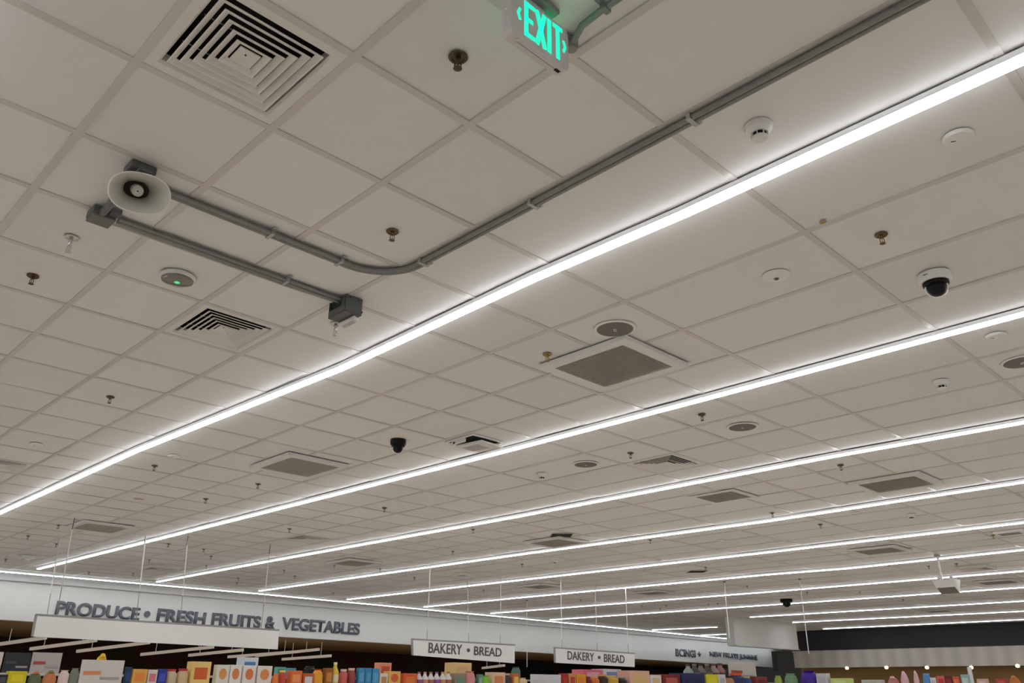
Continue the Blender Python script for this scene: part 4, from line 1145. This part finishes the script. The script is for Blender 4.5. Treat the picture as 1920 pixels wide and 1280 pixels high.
 ('box', 1277, 1321, 1262, (24, 36, 96), (20, 30, 80), 'navy_box', 'wide navy blue box', 'carton', 'F'),
 ('box', 1323, 1346, 1264, (224, 210, 20), (230, 220, 40), 'yellow_box', 'bright yellow box right of the navy box', 'carton', 'F'),
 ('box', 1347, 1360, 1264, (222, 220, 222), (190, 190, 196), 'white_box', 'narrow white box right of the bright yellow one', 'carton', 'F'),
 ('bottle', 1292, 1303, 1245, (150, 160, 150), (80, 70, 66), 'pale_bottle', 'pale bottle in the rear row above the navy box, leftmost', 'bottle', 'B'),
 ('bottle', 1304, 1315, 1244, (70, 60, 56), (130, 120, 110), 'dark_bottle', 'dark bottle in the rear row above the navy box', 'bottle', 'B'),
 ('bottle', 1316, 1327, 1244, (120, 112, 104), (60, 50, 46), 'grey_bottle', 'grey bottle in the rear row above the bright yellow box', 'bottle', 'B'),
 ('bottle', 1328, 1339, 1244, (80, 66, 62), (150, 130, 120), 'brown_bottle', 'brown bottle in the rear row above the bright yellow box', 'bottle', 'B'),
 ('bottle', 1340, 1351, 1244, (170, 150, 146), (120, 60, 60), 'pink_bottle', 'pinkish bottle in the rear row above the narrow white box', 'bottle', 'B'),
 ('bottle', 1352, 1363, 1243, (180, 120, 120), (110, 60, 60), 'red_bottle', 'reddish bottle in the rear row left of the white poster', 'bottle', 'B'),
 ('board', 1365, 1417, 1240, (222, 216, 208), (190, 80, 76), 'poster', 'white poster with coloured marks below the blurred fascia letters', 'poster', 'B'),
 ('bag', 1362, 1383, 1268, (190, 130, 90), (40, 36, 36), 'brown_bag', 'brown bag below the white poster', 'bag', 'F'),
 ('jar', 1384, 1400, 1262, (60, 66, 110), (230, 96, 40), 'blue_jar', 'blue jar with an orange lid below the white poster', 'jar', 'F'),
 ('jar', 1401, 1413, 1268, (50, 80, 150), (200, 190, 120), 'blue_jar', 'bright blue jar right of the orange-lidded one', 'jar', 'F'),
 ('box', 1417, 1438, 1268, (150, 60, 56), (110, 40, 40), 'red_carton', 'dull red carton right of the blue jars', 'carton', 'F'),
 ('bag', 1449, 1463, 1266, (150, 170, 60), (190, 196, 70), 'green_bag', 'olive green bag left of the purple bag', 'bag', 'R'),
 ('bag', 1466, 1490, 1262, (110, 150, 110), (200, 196, 190), 'sage_bag', 'sage green bag with a pale top beside the purple bag', 'bag', 'R'),
 ('bag', 1495, 1527, 1257, (62, 20, 150), (80, 40, 180), 'purple_bag', 'deep purple bag at bottom right', 'bag', 'R'),
 ('box', 1529, 1550, 1262, (206, 200, 206), (190, 186, 196), 'white_carton', 'white carton right of the purple bag', 'carton', 'R'),
 ('box', 1556, 1591, 1271, (196, 214, 120), (206, 226, 150), 'lime_carton', 'lime yellow carton right of the purple bag', 'carton', 'R'),
 ('box', 1614, 1650, 1274, (196, 190, 180), (170, 190, 170), 'grey_carton', 'low pale grey carton right of the lime yellow one', 'carton', 'R'),
 ('pile', 1660, 1682, 1268, (190, 120, 120), (226, 190, 190), 'flower_bunch', 'dusky pink flower bunch left of the tall pink one', 'flowers', 'R'),
 ('pile', 1684, 1700, 1259, (226, 180, 190), (236, 200, 210), 'flower_bunch', 'tall pale pink flower bunch at bottom right', 'flowers', 'R'),
 ('pile', 1709, 1720, 1258, (222, 180, 186), (236, 200, 206), 'flower_bunch', 'slim pale pink flower bunch left of the blue jar at bottom right', 'flowers', 'R'),
 ('jar', 1726, 1741, 1262, (80, 140, 200), (110, 160, 214), 'blue_jar', 'sky blue jar right of the pink flower bunches', 'jar', 'R'),
 ('box', 1743, 1754, 1270, (226, 222, 222), (206, 190, 190), 'white_carton', 'small white carton right of the sky blue jar', 'carton', 'R'),
 ('box', 1755, 1770, 1267, (214, 100, 90), (190, 50, 50), 'red_carton', 'salmon red carton, first of the red packets', 'carton', 'R'),
 ('box', 1771, 1783, 1266, (110, 26, 22), (150, 40, 36), 'red_carton', 'maroon carton beside the salmon red one', 'carton', 'R'),
 ('box', 1785, 1798, 1268, (214, 90, 50), (226, 120, 70), 'orange_carton', 'orange carton right of the maroon one', 'carton', 'R'),
 ('box', 1800, 1815, 1264, (150, 190, 190), (200, 216, 214), 'aqua_carton', 'aqua carton right of the orange one at bottom right', 'carton', 'R'),
 ('box', 1830, 1850, 1272, (206, 170, 160), (226, 200, 190), 'pink_carton', 'pale pink carton at bottom right', 'carton', 'R'),
 ('box', 1866, 1886, 1272, (190, 60, 60), (206, 90, 90), 'red_carton', 'rose red carton near the bottom right corner', 'carton', 'R'),
 ('pile', 1887, 1910, 1267, (196, 110, 50), (214, 140, 70), 'produce_pile', 'orange-brown heap in the bottom right corner', 'produce', 'R'),
]
for g_ in GOODS:
    g_ = list(g_); grp = g_[10] if len(g_) > 10 else None
    good(*g_[:10], group=grp)
# tall pale post at the right shelf
pq = on_y(1817, 1250, YR + 0.7)
tag(MB().box(pq.x - 0.04, pq.x + 0.04, pq.y - 0.03, pq.y + 0.03, 0, pq.z).build('sign_post', WHITEP), 'slim pale post rising from the shelf at far right', 'post')

# remove prototypes that were never placed
for o in list(bpy.data.objects):
    if o.get('label') == 'x':
        for c in list(o.children): bpy.data.objects.remove(c)
        bpy.data.objects.remove(o)
